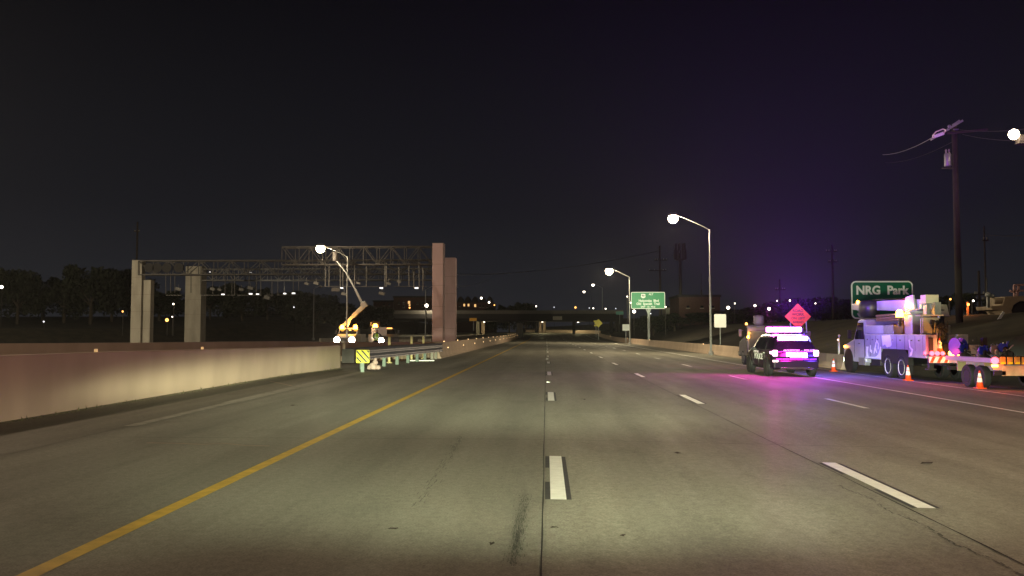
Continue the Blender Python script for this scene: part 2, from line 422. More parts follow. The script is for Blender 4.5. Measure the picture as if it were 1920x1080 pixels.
# rubber skid marks and hairline cracks: ragged slivers
b = MB(); rr = random.Random(3)
for i in range(700):
    y = rr.uniform(6.2, 8.9); x = -0.22 + (8.9 - y) * -0.012 + rr.gauss(0, .035)
    L = rr.uniform(.03, .14) * (1 - abs(y - 7.4) * .4); w = rr.uniform(.001, .004)
    b.add([(x, y, .005), (x + w, y, .005), (x + w, y + L, .005), (x, y + L, .005)], [(0, 1, 2, 3)])
for i in range(130):
    t = rr.random() ** .8; y = 8.2 + 5.5 * t; x = -1.25 - .02 * (y - 8) + rr.gauss(0, .035)
    L = rr.uniform(.04, .2); w = rr.uniform(.003, .008)
    b.add([(x, y, .005), (x + w, y, .005), (x + w, y + L, .005), (x, y + L, .005)], [(0, 1, 2, 3)])
for i in range(170):
    t = rr.random(); y = 6.3 + 3.6 * t; x = 3.33 + .05 * (9.9 - y) * .3 + rr.gauss(0, .012) + .03 * math.sin(y * 5)
    L = rr.uniform(.02, .07); w = rr.uniform(.004, .014)
    b.add([(x, y, rz(x, y) + .006), (x + w, y, rz(x, y) + .006), (x + w, y + L, rz(x, y) + .006), (x, y + L, rz(x, y) + .006)], [(0, 1, 2, 3)])
tag(b.build("skid_marks", mat("rubber_smear", (.075, .072, .06), .8, noise=.3, nscale=12)), kind='structure')
b = MB()
def crack(pts, w):
    for (p, q) in zip(pts[:-1], pts[1:]):
        b.add([(p[0], p[1] - w, .0065), (q[0], q[1] - w, .0065), (q[0], q[1] + w, .0065), (p[0], p[1] + w, .0065)], [(0, 1, 2, 3)])
def G(px, py, z=0.0):
    d = RM @ Vector((px - 960.0, 540.0 - py, -1600.0)); s = (z - H) / d.z
    return (d.x * s, d.y * s)
crack([G(x, y) for x, y in ((275, 831), (330, 832), (380, 834), (420, 832), (460, 836), (505, 837))], .02)
crack([G(x, y) for x, y in ((505, 715), (525, 719), (548, 724))], .05)
tag(b.build("hairline_cracks", M_barrier), kind='structure')
b0 = None
for i, (px, py, s) in enumerate(((737, 993, .05), (923, 1021, .045), (1041, 1001, .04), (1168, 1014, .045), (1270, 853, .09), (1738, 864, .1), (1096, 752, .1), (553, 761, .1))):
    x, y = G(px, py, -0.05 if px > 1030 else 0)
    if b0 is None:
        k = MB(); k.add([(-1, 0, .0), (-.3, -.35, .12), (.5, -.3, .05), (1, .1, .15), (.3, .35, .03), (-.5, .3, .16)], [(0, 1, 2, 3, 4, 5)])
        k.add([(.2, .2, .02), (.8, .5, .1), (.6, .9, .05)], [(0, 1, 2)])
        b0 = k.build("dead_leaf", mat("dead_leaf_brown", (.03, .018, .012), .9)); o = b0
    else:
        o = b0.copy(); COL.objects.link(o)
    o.location = (x, y, rz(x, y) + .006); o.scale = (s, s * 1.1, s); o.rotation_euler = (0, 0, i * 1.3)
    lab = ["dark dead leaf on the concrete at lower left of the joint", "dark dead leaf left of the centre joint at the bottom of the photo", "small dark leaf just right of the centre joint in the foreground", "dark curled leaf right of the centre joint near the bottom edge", "flat dark scrap right of the nearest white dash", "brown scrap on the far right lane beyond the long white dash", "tiny dark scrap in the middle lane between the second dashes", "pale speck of litter on the left shoulder near the gutter strip"][i]
    tag(o, lab, "leaf" if i < 4 else "debris", "scraps lying on the highway")
# ---------------------------------------------------------------- barriers
def jersey(name, label, pts, h, m, group=None, base_w=0.6, top_w=0.24, sub=1, side=1):
    """concrete safety barrier along pts=[(x,y,z[,h])]; cross-section with a sloped toe"""
    b = MB(); prev = None; vs = []; fs = []
    prof_ = (lambda H_: [(-.15, -.4), (-.15, .08), (-.15, .10), (-.15, .35), (-.15, H_ - .02), (-.13, H_), (.13, H_), (.15, H_ - .02), (.15, .35), (.15, .10), (.15, .08), (.15, -.4)]) if side == 0 else lambda H_: [(-base_w/2, -.4), (-base_w/2, .08), (-base_w/2 + .05, .10), (-top_w/2 - .06, .35), (-top_w/2, H_ - .02), (-top_w/2 + .02, H_), (top_w/2 - .02, H_), (top_w/2, H_ - .02), (top_w/2 + .06, .35), (base_w/2 - .05, .10), (base_w/2, .08), (base_w/2, -.4)]
    n = 12
    for i, p in enumerate(pts):
        H_ = p[3] if len(p) > 3 else h
        q0 = Vector(pts[max(0, i-1)][:2]); q1 = Vector(pts[min(len(pts)-1, i+1)][:2]); d = (q1 - q0).normalized(); nx = Vector((d.y, -d.x))
        for (u, z) in prof_(H_):
            vs.append((p[0] + nx.x * u, p[1] + nx.y * u, p[2] + z))
    for i in range(len(pts) - 1):
        for k in range(n - 1):
            fs.append((i*n+k, i*n+k+1, (i+1)*n+k+1, (i+1)*n+k))
    fs.append(tuple(range(n))); fs.append(tuple((len(pts)-1)*n + k for k in range(n)))
    b.add(vs, fs); return tag(b.build(name, m), label, "barrier", group)

# left retaining barrier beside the shoulder
pts = []
for Y in frange(-16, 36, 2) + [38, 39.6]:
    x = -10.3 + (0.55 * sst(32, 39.6, Y)); pts.append((x, Y, 0.0, 1.24 - .19 * sst(14, 39, Y)))
lbar = jersey("concrete_barrier", "long tall concrete barrier along the left shoulder, ending behind the striped marker panel", pts, 1.2, M_barrier, base_w=0.3, top_w=0.3, side=0)
for px, Yq in ((141, 19.0), (310, 25.0)):
    k = MB(); k.box((-10.2, Yq, 1.26 - .19 * sst(14, 39, Yq) + .02), (.06, .05, .07)); k.build("reflector", mat("glowing_barrier_reflector", (.9, .6, .25), .3, emit=.5, ecol=(1, .62, .28), noise=0), lbar)  # headlight return given as the reflector's own glow
# weeds and grit along its foot
b = MB(); rr = random.Random(11)
for i in range(1500):
    y = rr.uniform(13, 39); x = -9.98 + .55 * sst(32, 39.6, y) + abs(rr.gauss(0, .05)); h = rr.uniform(.008, .03) * (1 + (rr.random() < .04) * 2.5); a = rr.uniform(0, 3.1)
    b.add([(x - .02*math.cos(a), y - .03*math.sin(a), 0.0), (x + .02*math.cos(a), y + .03*math.sin(a), 0.0), (x + rr.uniform(-.03, .03), y + rr.uniform(-.04, .04), h)], [(0, 1, 2)])
tag(b.build("weeds", mat("dry_weeds", (.10, .085, .05), .95, noise=.3)), "dry weeds and grit along the foot of the long left barrier", "weeds", kind="stuff")

# second wall crossing behind it
pts = [(*P(px, 630, Y)[:2], 0.0, h) for px, Y, h in ((-140, 43, 1.06), (0, 46, 1.05), (150, 49, 1.04), (300, 52, 1.03), (420, 54.5, 1.05), (540, 57, 1.06), (620, 57.6, 1.0), (700, 58.2, .98), (780, 59.2, .99), (838, 60, 1.0))]
jersey("concrete_wall", "grey concrete wall crossing behind the left barrier to the foot of the pinkish columns", pts, 1.0, M_barrier, side=0)
# median barrier beyond the guardrail
pts = [(-6.95, Y, prof(Y), 1.0) for Y in frange(54, 238, 4)]
med = jersey("median_barrier", "lower concrete median barrier carrying rows of small amber reflectors past the guardrail", pts, 1.0, M_barrier)
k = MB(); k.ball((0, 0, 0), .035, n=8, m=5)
refl = k.build("reflector", mat("glowing_amber_reflector", (1, .7, .3), .3, emit=3.0, ecol=(1, .62, .28), noise=0), med)  # emission imitates headlights caught by the reflectors
first = True
for row, (dz, dx, st, y0) in enumerate(((1.04, 0, 9.0, 58), (.62, .22, 11.0, 58.5))):
    Y = y0; i = 0
    while Y < 215 and i < 16:
        o = refl if first else refl.copy()
        if not first: COL.objects.link(o); o.parent = med
        first = False
        o.location = (-6.95 + dx, Y, prof(Y) + dz); Y += st; i += 1
# barrier on the right
pts = []
for Y in frange(45.5, 60, 2) + frange(64, 236, 4):
    x = 15.7 - 1.25 * sst(45, 60, Y); pts.append((x, Y, rz(x, Y), .84 - .06 * (Y < 50)))
rb = jersey("right_barrier", "low concrete barrier along the right edge of the highway, starting behind the utility truck", pts, .84, M_barrier)
for i, Y in enumerate((78, 118, 150, 190)):
    o = refl.copy(); COL.objects.link(o); o.parent = rb; o.location = (14.2, Y, rz(14.4, Y) + .86)
# barrier where the road bends away under the bridge
z_ = prof(262)
pts = [(-2.2 - 4, 268, z_), (-2, 263, z_), (6, 262, z_ - .05), (16.5, 260, z_ - .25)]
jersey("bend_barrier", "bright far barrier crossing the view where the highway bends beneath the overpass", pts, .85, M_barrier)
# barriers of the opposite roadway, far left
pts = [(-17 - .002 * (Y - 60), Y, prof(Y) - .3, .8) for Y in frange(92, 190, 5)]
jersey("ramp_barrier", "pale low barrier between the opposite lanes beyond the paired columns", [( *P(px, 622, Y)[:2], prof(Y) - .35) for px, Y in ((806, 150), (850, 176), (905, 215), (950, 236))], .9, M_conc, "opposite roadway barriers")
jersey("ramp_barrier", "pale barrier running left from the base of the tall pinkish columns", [( *P(px, 622, Y)[:2], prof(Y) - .3) for px, Y in ((733, 118), (765, 124), (806, 134))], .9, M_conc, "opposite roadway barriers")
jersey("ramp_barrier", "dim pale barrier along the grassy slope behind the work trucks", [( *P(px, 622, Y)[:2], prof(Y) - .3) for px, Y in ((600, 158), (665, 166), (730, 172), (800, 190), (850, 215))], .8, M_conc, "opposite roadway barriers")

# pale lit apron of the ramp under the bridge
b = MB(); pl = [(856, 150), (905, 178), (940, 210), (975, 232), (965, 262), (930, 250), (880, 240), (856, 232)]
ap = [P(px, 622, Y) for px, Y in pl]
c0 = (sum(p.x for p in ap)/len(ap), sum(p.y for p in ap)/len(ap))
b.add([(c0[0], c0[1], prof(c0[1]) + .10)] + [(p.x, p.y, prof(p.y) - .1) for p in ap], [(0, i+1, (i+1) % 8 + 1) for i in range(8)])
tag(b.build("ramp_apron", M_barrier), kind="structure")

# ---------------------------------------------------------------- guardrail
g = thing("guardrail", "steel guardrail with paired rails on pale wooden posts bridging the gap between the two barriers", "guardrail")
A = Vector((-8.35, 37.3, 0)); B = Vector((-6.75, 54.2, 0)); dr = (B - A).normalized(); nr = Vector((dr.y, -dr.x, 0))
def wbeam(A, B, z0, z1, off):
    prof_ = []; n = 13
    for i in range(n):
        t = i / (n - 1); prof_.append((off + .045 * math.cos(t * math.pi * 4), z0 + (z1 - z0) * t))
    b = MB(); vs = []
    for q in (A, B):
        for (u, z) in prof_: vs.append(q + nr * u + Vector((0, 0, z)))
        for (u, z) in reversed(prof_): vs.append(q + nr * (u - .012) + Vector((0, 0, z)))
    m2 = 2 * n
    return b.add(vs, [(i, (i+1) % m2, m2 + (i+1) % m2, m2 + i) for i in range(m2)] + [tuple(range(m2)), tuple(range(m2, 2*m2))])
wbeam(A, B, .44, .98, .16).build("rail", M_rail, g, smooth=False)
wbeam(A - dr * .7, B, .44, .98, -.30).build("rail", M_rail, g, smooth=False)
bx = MB(); bx.prism([(u, z) for u, z in ((-.34, .35), (.2, .35), (.2, .95), (-.34, .95))], -.9, -.1, 'y')
o = bx.build("end_plate", M_steel, g); o.location = A; o.rotation_euler = (0, 0, math.atan2(-dr.x, dr.y))
for i, t in enumerate((.05, .26, .40, .53, .65, .76, .87, .93)):
    q = A + (B - A) * t; k = MB(); k.box(q + nr * .0 + Vector((0, 0, .40)), (.16, .2, .88)); k.build("post", M_olive if i < 6 else M_conc, g, bevel=.01)
    k = MB(); k.box(q + nr * -.08 + Vector((0, 0, .86)), (.13, .16, .1)); k.build("block", M_conc, g)
dl0 = None
for px, Y, lab in ((733.5, 46, "yellowish tubular delineator nearest the marker panel, behind the guardrail"), (775, 50.5, "yellowish tubular delineator in the middle of the three behind the guardrail"), (797, 53.5, "yellowish tubular delineator nearest the pinkish columns, behind the guardrail")):
    p = P(px, 640, Y)
    if dl0 is None:
        k = MB(); k.lathe([(.055, 0), (.055, 1.02), (.05, 1.05), (.02, 1.06)], n=10); k.lathe([(.12, 0), (.12, .03), (.06, .06)], n=12)
        dl0 = k.build("delineator_post", mat("yellowed_post_plastic", (.62, .52, .24), .5)); o = dl0
    else: o = dl0.copy(); COL.objects.link(o)
    o.location = (p.x - .1, Y, -.0); o.scale = (1.3, 1.3, 1.34)
    tag(o, lab, "delineator", "tubular delineators behind the guardrail")
# pale lump of rubble between the first posts
k = MB(); rr = random.Random(5)
for c, r in (((0, 0, .12), .26), ((.12, .05, .30), .17), ((.14, .05, .44), .10), ((-.2, 0, .08), .16), ((.3, .05, .08), .15)):
    k.ball(c, r, (1, .8, .75), 7, 5)
o = k.build("rubble_pile", mat("pale_rubble", (.42, .30, .27), .95, noise=.3, nscale=8)); o.location = (-7.8, 38.3, 0); o.scale = (.75, .75, 1.0)
tag(o, "pale pinkish pile of rubble between the guardrail's first posts", "rubble")
k = MB(); k.box((0, 0, .03), (1.5, .12, .06)); o = k.build("loose_board", M_lane); p = G(790, 677); o.location = (p[0], p[1], 0); o.rotation_euler = (0, 0, .05)
tag(o, "thin white board lying on the ground at the far end of the guardrail", "board")
# striped object marker
p = G(680, 698)
t = thing("object_marker", "yellow marker panel with black diagonal stripes on a short post in front of the guardrail", "sign", (p[0], p[1], 0), R(2))
k = MB(); k.box((-.01, .02, .28), (.14, .06, .62)); k.build("post", M_olive, t)
k = MB(); k.prism(rrect(.55, .54, .03, 3, 0, .66), 0, -.012, 'y'); k.build("panel", mat("fluorescent_yellow_sheeting", (.80, .72, .03), .4, noise=.05), t)
k = MB()
def clipstripe(k, c, w, W=.26, Z0=.41, Z1=.91):
    # band between x + z = c -+ w, clipped to the panel
    def poly(pts, f):
        out = []
        for i in range(len(pts)):
            a, b2 = pts[i], pts[(i+1) % len(pts)]; fa, fb = f(a), f(b2)
            if fa >= 0: out.append(a)
            if (fa >= 0) != (fb >= 0):
                s = fa / (fa - fb); out.append((a[0] + (b2[0]-a[0])*s, a[1] + (b2[1]-a[1])*s))
        return out
    q = [(-W, Z0), (W, Z0), (W, Z1), (-W, Z1)]
    q = poly(q, lambda p: (p[0]*1.1 + p[1]) - (c - w)); q = poly(q, lambda p: (c + w) - (p[0]*1.1 + p[1]))
    if len(q) > 2: k.prism(q, -.0135, -.018, 'y')
for c in (.34, .60, .86, 1.12):
    clipstripe(k, c, .052)
k.build("stripes", M_black, t)

# ---------------------------------------------------------------- toll gantries
M_dullsteel = mat('dull_galvanised_steel', (.085, .08, .078), .6, .3)
M_form = mat('form_line_grey', (.17, .14, .13), .9)
def column(parent, x, y, z0, z1, wx, wy, m):
    k = MB(); k.box((x, y, (z0 + z1) / 2), (wx, wy, z1 - z0)); o = k.build("column", m, parent, bevel=.06)
    n = int((z1 - z0) / 2.6)
    for i in range(1, n + 1):
        s = MB(); s.box((x, y, z0 + i * 2.6), (wx + .03, wy + .03, .035)); s.build("form_line", M_form, o)
def truss(parent, x0, x1, y, zb, zt, dy=1.3, n=12, r=.11, m=None):
    k = MB()
    for yy in (y - dy/2, y + dy/2):
        for z in (zb, zt): k.bar((x0, yy, z), (x1, yy, z), r * 2)
        for i in range(n + 1):
            x = x0 + (x1 - x0) * i / n; k.bar((x, yy, zb), (x, yy, zt), r * 1.2)
            if i < n:
                x2 = x0 + (x1 - x0) * (i + 1) / n
                k.bar((x, yy, zb if i % 2 else zt), (x2, yy, zt if i % 2 else zb), r * 1.1)
    for i in range(n + 1):
        x = x0 + (x1 - x0) * i / n
        for z in (zb, zt): k.bar((x, y - dy/2, z), (x, y + dy/2, z), r)
        if i < n: k.bar((x, y - dy/2, zb), (x0 + (x1-x0)*(i+1)/n, y + dy/2, zb), r * .8)
    return k.build("truss", m or M_steel, parent)
def hangers(parent, Y, items, dz=0):
    for it in items:
        px, y0, y1 = it[:3]; p = P(px, y0, Y); q = P(px, y1, Y); k = MB(); k.tube((p.x, Y, p.z + .5), (q.x, Y, q.z), .065); k.build("hanger", M_dullsteel, parent)
def fixtures(parent, Y, items):
    for px, py, w, lit in items:
        p = P(px, py, Y); k = MB()
        if lit: k.box(p, (w * .75, .3, w * .3))
        else: k.box(p, (w, .4, w * .55), (0, .25, 0)); k.tube(p, p + Vector((0, 0, .7)), .04)
        k.build("lane_light" if lit else "camera_box", M_whitelit if lit else M_dullsteel, parent)
# near gantry: tall right column, cantilevered truss
Y1 = 105; t1 = thing("toll_gantry", "nearest toll gantry, its high dark truss cantilevered left from the tallest pinkish column", "gantry", (0, 0, 0), group="toll gantries over the opposite roadway")
c = P(822, 640, Y1); top = P(822, 457, Y1).z
column(t1, c.x, Y1, -.4, top, 1.35, 1.8, M_pinkcol)
truss(t1, P(532, 500, Y1).x, P(811, 500, Y1).x, Y1, P(600, 497, Y1).z, P(600, 464, Y1).z, 1.6, 11, .07)
hangers(t1, Y1, [(610, 505, 537), (617, 505, 537), (638, 500, 540), (643, 500, 540), (687, 505, 537), (722, 500, 537), (724.5, 500, 537), (767, 505, 537), (776, 517, 540), (786, 500, 540), (793, 510, 545), (665, 505, 535), (748, 508, 537)])
fixtures(t1, Y1, [(641, 540, .42, 1), (715, 540, .5, 1), (781, 540, .55, 1), (593, 531, .6, 0), (672, 531, .5, 0), (729, 532, .5, 0), (748, 528, .5, 0), (575, 532, .5, 0), (716, 550, .7, 0), (645, 551, .6, 0)])
for (a, c2) in ((600, 725), (740, 800)):
    p, q = P(a, 537, Y1), P(c2, 537, Y1); k = MB(); k.bar(p, q, .07); k.build("cross_bar", M_steel, t1)
k = MB(); k.box(P(630, 543, Y1) , (1.0, .5, .45)); k.build("equipment_box", M_steel, t1)
# middle gantry
Y2 = 128; t2 = thing("toll_gantry", "middle toll gantry, long dark truss from the leftmost column to the shorter pinkish column", "gantry", (0, 0, 0), group="toll gantries over the opposite roadway")
cl = P(257, 640, Y2); ct = P(257, 488, Y2).z; cr = P(844, 640, Y2); crt = P(844, 484, Y2).z
column(t2, cl.x, Y2, -.4, ct, 1.6, 1.2, M_conc); column(t2, cl.x + 1.42, Y2 + .35, -.4, P(275, 525, Y2).z, 1.3, 1.2, M_conc)
column(t2, cr.x, Y2, -.4, crt, 1.75, 1.8, M_pinkcol)
truss(t2, P(264, 500, Y2).x, P(834, 500, Y2).x, Y2, P(500, 515, Y2).z, P(500, 489, Y2).z, 1.6, 20, .09)
hangers(t2, Y2, [(311, 518, 551), (320, 518, 549), (328, 518, 549), (358, 515, 549), (376, 505, 552), (399, 515, 551), (422, 518, 551), (435, 520, 553), (440, 515, 553), (467, 518, 551), (481, 520, 551), (489, 520, 555), (510, 534, 556), (521, 530, 554), (550, 520, 545), (560, 520, 545)])
fixtures(t2, Y2, [(418, 552, .55, 1), (470, 551, .6, 1), (483, 551.5, .5, 1), (335, 542, .8, 0), (399, 542, .7, 0), (412, 543, .6, 0), (453, 543, .7, 0), (470, 540, .8, 0), (501, 558, .9, 0)])
for (a, c2) in ((311, 340), (376, 400), (400, 440), (445, 488), (498, 512)):
    p, q = P(a, 553.5, Y2), P(c2, 553.5, Y2); k = MB(); k.bar(p, q, .08); k.build("cross_bar", M_dullsteel, t2)
for i, px in enumerate((285, 300, 318, 340)):
    p = P(px, 503, Y2); k = MB(); k.lathe([(.01, -.05), (.75, -.05), (.75, .05), (.01, .05)], (p.x, Y2 - .95, p.z), 16, (R(90), 0, 0)); k.build("antenna_plate", M_dark, t2)
# far gantry
Y3 = 150; t3 = thing("toll_gantry", "farthest toll gantry, thin lattice truss lit from below on the square column second from left", "gantry", (0, 0, 0), group="toll gantries over the opposite roadway")
cl = P(365.5, 640, Y3); ct = P(365, 500, Y3).z
column(t3, cl.x, Y3, -.4, ct, 2.9, 2.4, M_conc)
cr = P(846, 640, Y3); column(t3, cr.x, Y3, -.4, P(846, 503, Y3).z, 1.6, 1.8, M_pinkcol)
truss(t3, P(382, 500, Y3).x, P(838, 500, Y3).x, Y3, P(500, 526, Y3).z, P(500, 505, Y3).z, 2.0, 22, .08, M_dullsteel)
fixtures(t3, Y3, [(534, 550.5, .6, 1), (550.5, 550, .7, 1), (470, 511, .3, 1), (394, 510, .25, 1)])
hangers(t3, Y3, [(533, 528, 550), (550, 528, 549), (480, 526, 545)])
k = MB(); p, q = P(520, 553, Y3), P(558, 553, Y3); k.bar(p, q, .08); k.build("cross_bar", M_dullsteel, t3)
light("gantry_floodlight", 'SPOT', 900, (1, .9, .65), P(530, 558, Y3) + Vector((0, -4, 0)), size=.2, rot=(R(150), 0, 0), spot=110)

# ---------------------------------------------------------------- street lamps
def street_lamp(label, group, base, head, r0, lens_r, lit=True, energy=9000, shared=None, col=LAMPCOL, lens=None, lightcol=None, sub=True):
    """base, head: points; the arm rises from the pole top towards the head"""
    t = thing("street_lamp", label, "street lamp", base, 0, group)
    hx = head.x - base.x; hz = head.z - base.z; hy = head.y - base.y; topz = hz - .38 * abs(hx)
    k = MB(); k.tube((0, 0, -.3), (0, 0, topz), r0, r0 * .6, 10); k.lathe([(r0 * 2.2, -.3), (r0 * 2.2, .3), (r0 * 1.2, .5)], n=10); k.build("pole", M_galv, t, smooth=False)
    k = MB(); prev = Vector((0, 0, topz - .05)); n = 6
    for i in range(1, n + 1):
        u = i / n; q = Vector((hx * .96 * u, hy * u, topz + (hz + .12 - topz) * (u * .75 + .25 * math.sin(u * math.pi / 2))))
        k.tube(prev, q, r0 * .38, n=6); prev = q
    k.build("arm", M_galv, t)
    k = MB(); s = lens_r
    k.lathe([(.05, .28), (s * .6, .26), (s * 1.0, .12), (s * 1.05, .02)], (hx, hy, hz), 14); hd = k.build("luminaire", M_galv, t, smooth=True)
    k = MB()
    k.lathe([(s * .80, .02), (s * .97, -s * .3), (s * .97, -s * .75), (s * .8, -s * 1.1), (s * .45, -s * 1.35), (.02, -s * 1.42)], (hx, hy, hz), 14)
    k.build("lens", lens or (M_lamp if lit else M_steel), hd, smooth=True)
    if lit and energy: light("lamp_light", 'POINT', energy, lightcol or col, (hx, hy, hz - s * 1.45 - .3), t, size=.3)
    return t
def at_px(px, pyb, pxh, pyh, Y, zb=None):
    b_ = P(px, pyb, Y); b_.z = zb if zb is not None else b_.z; return b_, P(pxh, pyh, Y)
LG = "street lamps along the highway"
bb_, hh = at_px(1333, 645, 1262, 405, 72, terr(16.5, 72) - .1); street_lamp("tallest lit street lamp, right of the highway, its silver pole behind the right barrier", LG, bb_, hh, .11, .42, energy=5200)
bb_, hh = at_px(1181, 630, 1142, 505, 134, terr(15, 134)); street_lamp("second lit street lamp on the right, its pole just left of the green exit sign", LG, bb_, hh, .12, .60, energy=6500)
bb_, hh = at_px(650, 640, 601, 462, 97, -.3); street_lamp("lit street lamp on the left in front of the high gantry truss", LG, bb_, hh, .10, .50, energy=3200)
bb_, hh = at_px(1129.5, 580, 1112, 533, 275, 6.5); street_lamp("small dim street lamp on the overpass, arm bent left", LG, bb_, hh, .14, .45, energy=0, lens=M_farlamp)
bb_, hh = at_px(1108, 580, 1095, 546, 330, 6.5); street_lamp("smallest faint street lamp above the overpass, left of the bent-arm one", LG, bb_, hh, .12, .45, energy=0, lens=M_farlamp)
bb_, hh = at_px(587.5, 640, 601, 537, 180, .0); street_lamp("unlit grey street lamp with arm to the right, left of the work trucks", LG, bb_, hh, .14, .3, lit=False)
bb_, hh = at_px(797.5, 634, 814, 537, 170, .0); street_lamp("unlit grey street lamp just left of the pinkish columns", LG, bb_, hh, .13, .3, lit=False)
# the same rows of lamps continue beside and behind the camera
street_lamp("lit street lamp of the right-hand row, standing beside the camera out of view", LG, Vector((17.5, 9, -.3)), Vector((12.4, 9, 11.4)), .13, .4, energy=3500, lightcol=(1.0, .68, .43))
street_lamp("lit street lamp of the left-hand row, standing beyond the left barrier out of view", LG, Vector((-24, 24, -.3)), Vector((-20.5, 24, 11.4)), .13, .4, energy=3200, lightcol=(1.0, .74, .50))
street_lamp("lit street lamp of the opposite roadway, beyond the left edge of the view", LG, Vector((-94, 70, -.3)), Vector((-91, 70, 11.4)), .13, .4, energy=100000, lightcol=(1.0, .84, .55))

# ---------------------------------------------------------------- overpass
t = thing("overpass", "wide dark concrete overpass crossing the highway in the distance with lit piers beneath", "bridge")
YA, YB = 245, 262
zb = P(1040, 601, YA).z; zt = P(1040, 590, YA).z
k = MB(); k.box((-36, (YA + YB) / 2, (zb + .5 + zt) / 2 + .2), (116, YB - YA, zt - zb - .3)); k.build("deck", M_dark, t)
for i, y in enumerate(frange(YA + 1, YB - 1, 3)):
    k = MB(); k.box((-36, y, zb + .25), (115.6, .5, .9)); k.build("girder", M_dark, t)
M_par = mat('dull_parapet_concrete', (.13, .12, .11), .9)
k = MB(); k.box((-36, YA + .1, zt + .75), (116, .25, 1.0)); k.build("parapet", M_par, t)
k = MB(); k.box((-36, YB - .1, zt + .75), (116, .25, 1.0)); k.build("parapet", M_conc, t)
for px in (1006, 1013, 1020.5):
    p = P(px, 610, 262 if px > 1000 else 250); k = MB(); k.tube((p.x, p.y - (1.5 if px > 1007 else 0), .5), (p.x, p.y - (1.5 if px > 1007 else 0), zb), .45, n=14); k.build("pier", M_barrier if px > 1007 else M_dark, t, smooth=True)  # lit piers painted pale, the unlit one near-black
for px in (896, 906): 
    p = P(px, 610, 258); k = MB(); k.box((p.x, 258, 3), (1.0, 1.0, zb * 2 - 4)); k.build("pier", M_barrier if px > 900 else M_conc, t)  # paler colour on the pier that catches the lamplight
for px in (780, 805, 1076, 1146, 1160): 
    p = P(px, 610, 252); k = MB(); k.box((p.x, 252, 3), (.9, .9, zb * 2 - 4)); k.build("pier", M_dark, t)  # unlit piers painted near-black
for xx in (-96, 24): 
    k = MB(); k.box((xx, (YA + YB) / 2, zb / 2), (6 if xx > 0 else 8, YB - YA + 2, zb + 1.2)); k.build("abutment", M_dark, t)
# lamps fixed under the deck
for i, (px, dy) in enumerate(((1017, -3.2), (909, -3.2), (1085, 4))):
    p = P(px, 604, 255); k = MB(); k.box((p.x, p.y + dy, zb - .35), (.5, .3, .12)); u = k.build("under_deck_lamp", M_farlamp, t)
    light("under_deck_light", 'POINT', (520, 380, 420)[i], (1, .86, .45), (p.x, p.y + dy, zb - .6), t, .2)
# concrete stub in the median
k = MB(); p = P(975, 620, 205); k.box((p.x, 205, 1.6), (1.5, 1.2, 3.8)); k.box((p.x, 205, 3.55), (1.8, 1.5, .35))
tag(k.build("median_pier", M_steel, bevel=.05), "short dark square pier standing on the far end of the reflector-studded median barrier", "pier")

# hillside under the bridge beyond the bend
k = MB(); a = P(1030, 617, 300); c = P(1110, 603, 300)
k.add([(a.x - 12, 300, .5), (c.x + 20, 290, .5), (c.x + 20, 306, c.z), (a.x - 12, 312, 3.0)], [(0, 1, 2, 3)])
tag(k.build("embankment", M_conc), kind="structure")

# ---------------------------------------------------------------- signs
def panel(parent, w, h, m, z, name="panel", r=.12, y=0, th=.04):
    k = MB(); k.prism(rrect(w, h, r, 5, 0, z), y, y - th, 'y'); return k.build(name, m, parent)
def border(parent, w, h, z, r, t_, y, m=None):
    """a raised rim following the rounded edge"""
    o_ = rrect(w, h, r, 6, 0, z); i_ = rrect(w - 2*t_, h - 2*t_, max(.01, r - t_), 6, 0, z); n = len(o_)
    k = MB(); vs = [(p[0], y, p[1]) for p in o_] + [(p[0], y, p[1]) for p in i_] + [(p[0], y - .01, p[1]) for p in o_] + [(p[0], y - .01, p[1]) for p in i_]
    fs = []
    for j in range(n):
        l = (j + 1) % n
        fs += [(2*n + j, 2*n + l, 3*n + l, 3*n + j), (j, l, 2*n + l, 2*n + j), (n + j, n + l, 3*n + l, 3*n + j)]
    k.add(vs, fs); return k.build("border", m or M_signwhite, parent)
# NRG Park
Y = 62; a = P(1595, 527, Y); c = P(1711, 527, Y); w = c.x - a.x; bot = P(1650, 598, Y).z; h = a.z - bot
t = thing("road_sign", "large green sign reading NRG Park with white rounded border behind the utility truck", "sign", ((a.x + c.x)/2, Y, bot - 3))
panel(t, w, h, mat('dark_green_sheeting', (0.0, .13, .06), .4, noise=.05), 3 + h/2, r=.35); border(t, w, h, 3 + h/2, .35, .10, -.042)
text("lettering", "NRG  Park", .86, M_signwhite, t, (0, -.045, 3 + (P(1650, 545, Y).z - bot)), bold=.038, depth=.005, sx=.95)
for sx in (-1, 1):
    k = MB(); k.box((sx * w * .3, .12, 2.0), (.2, .16, 5.5)); k.build("post", M_galv, t)
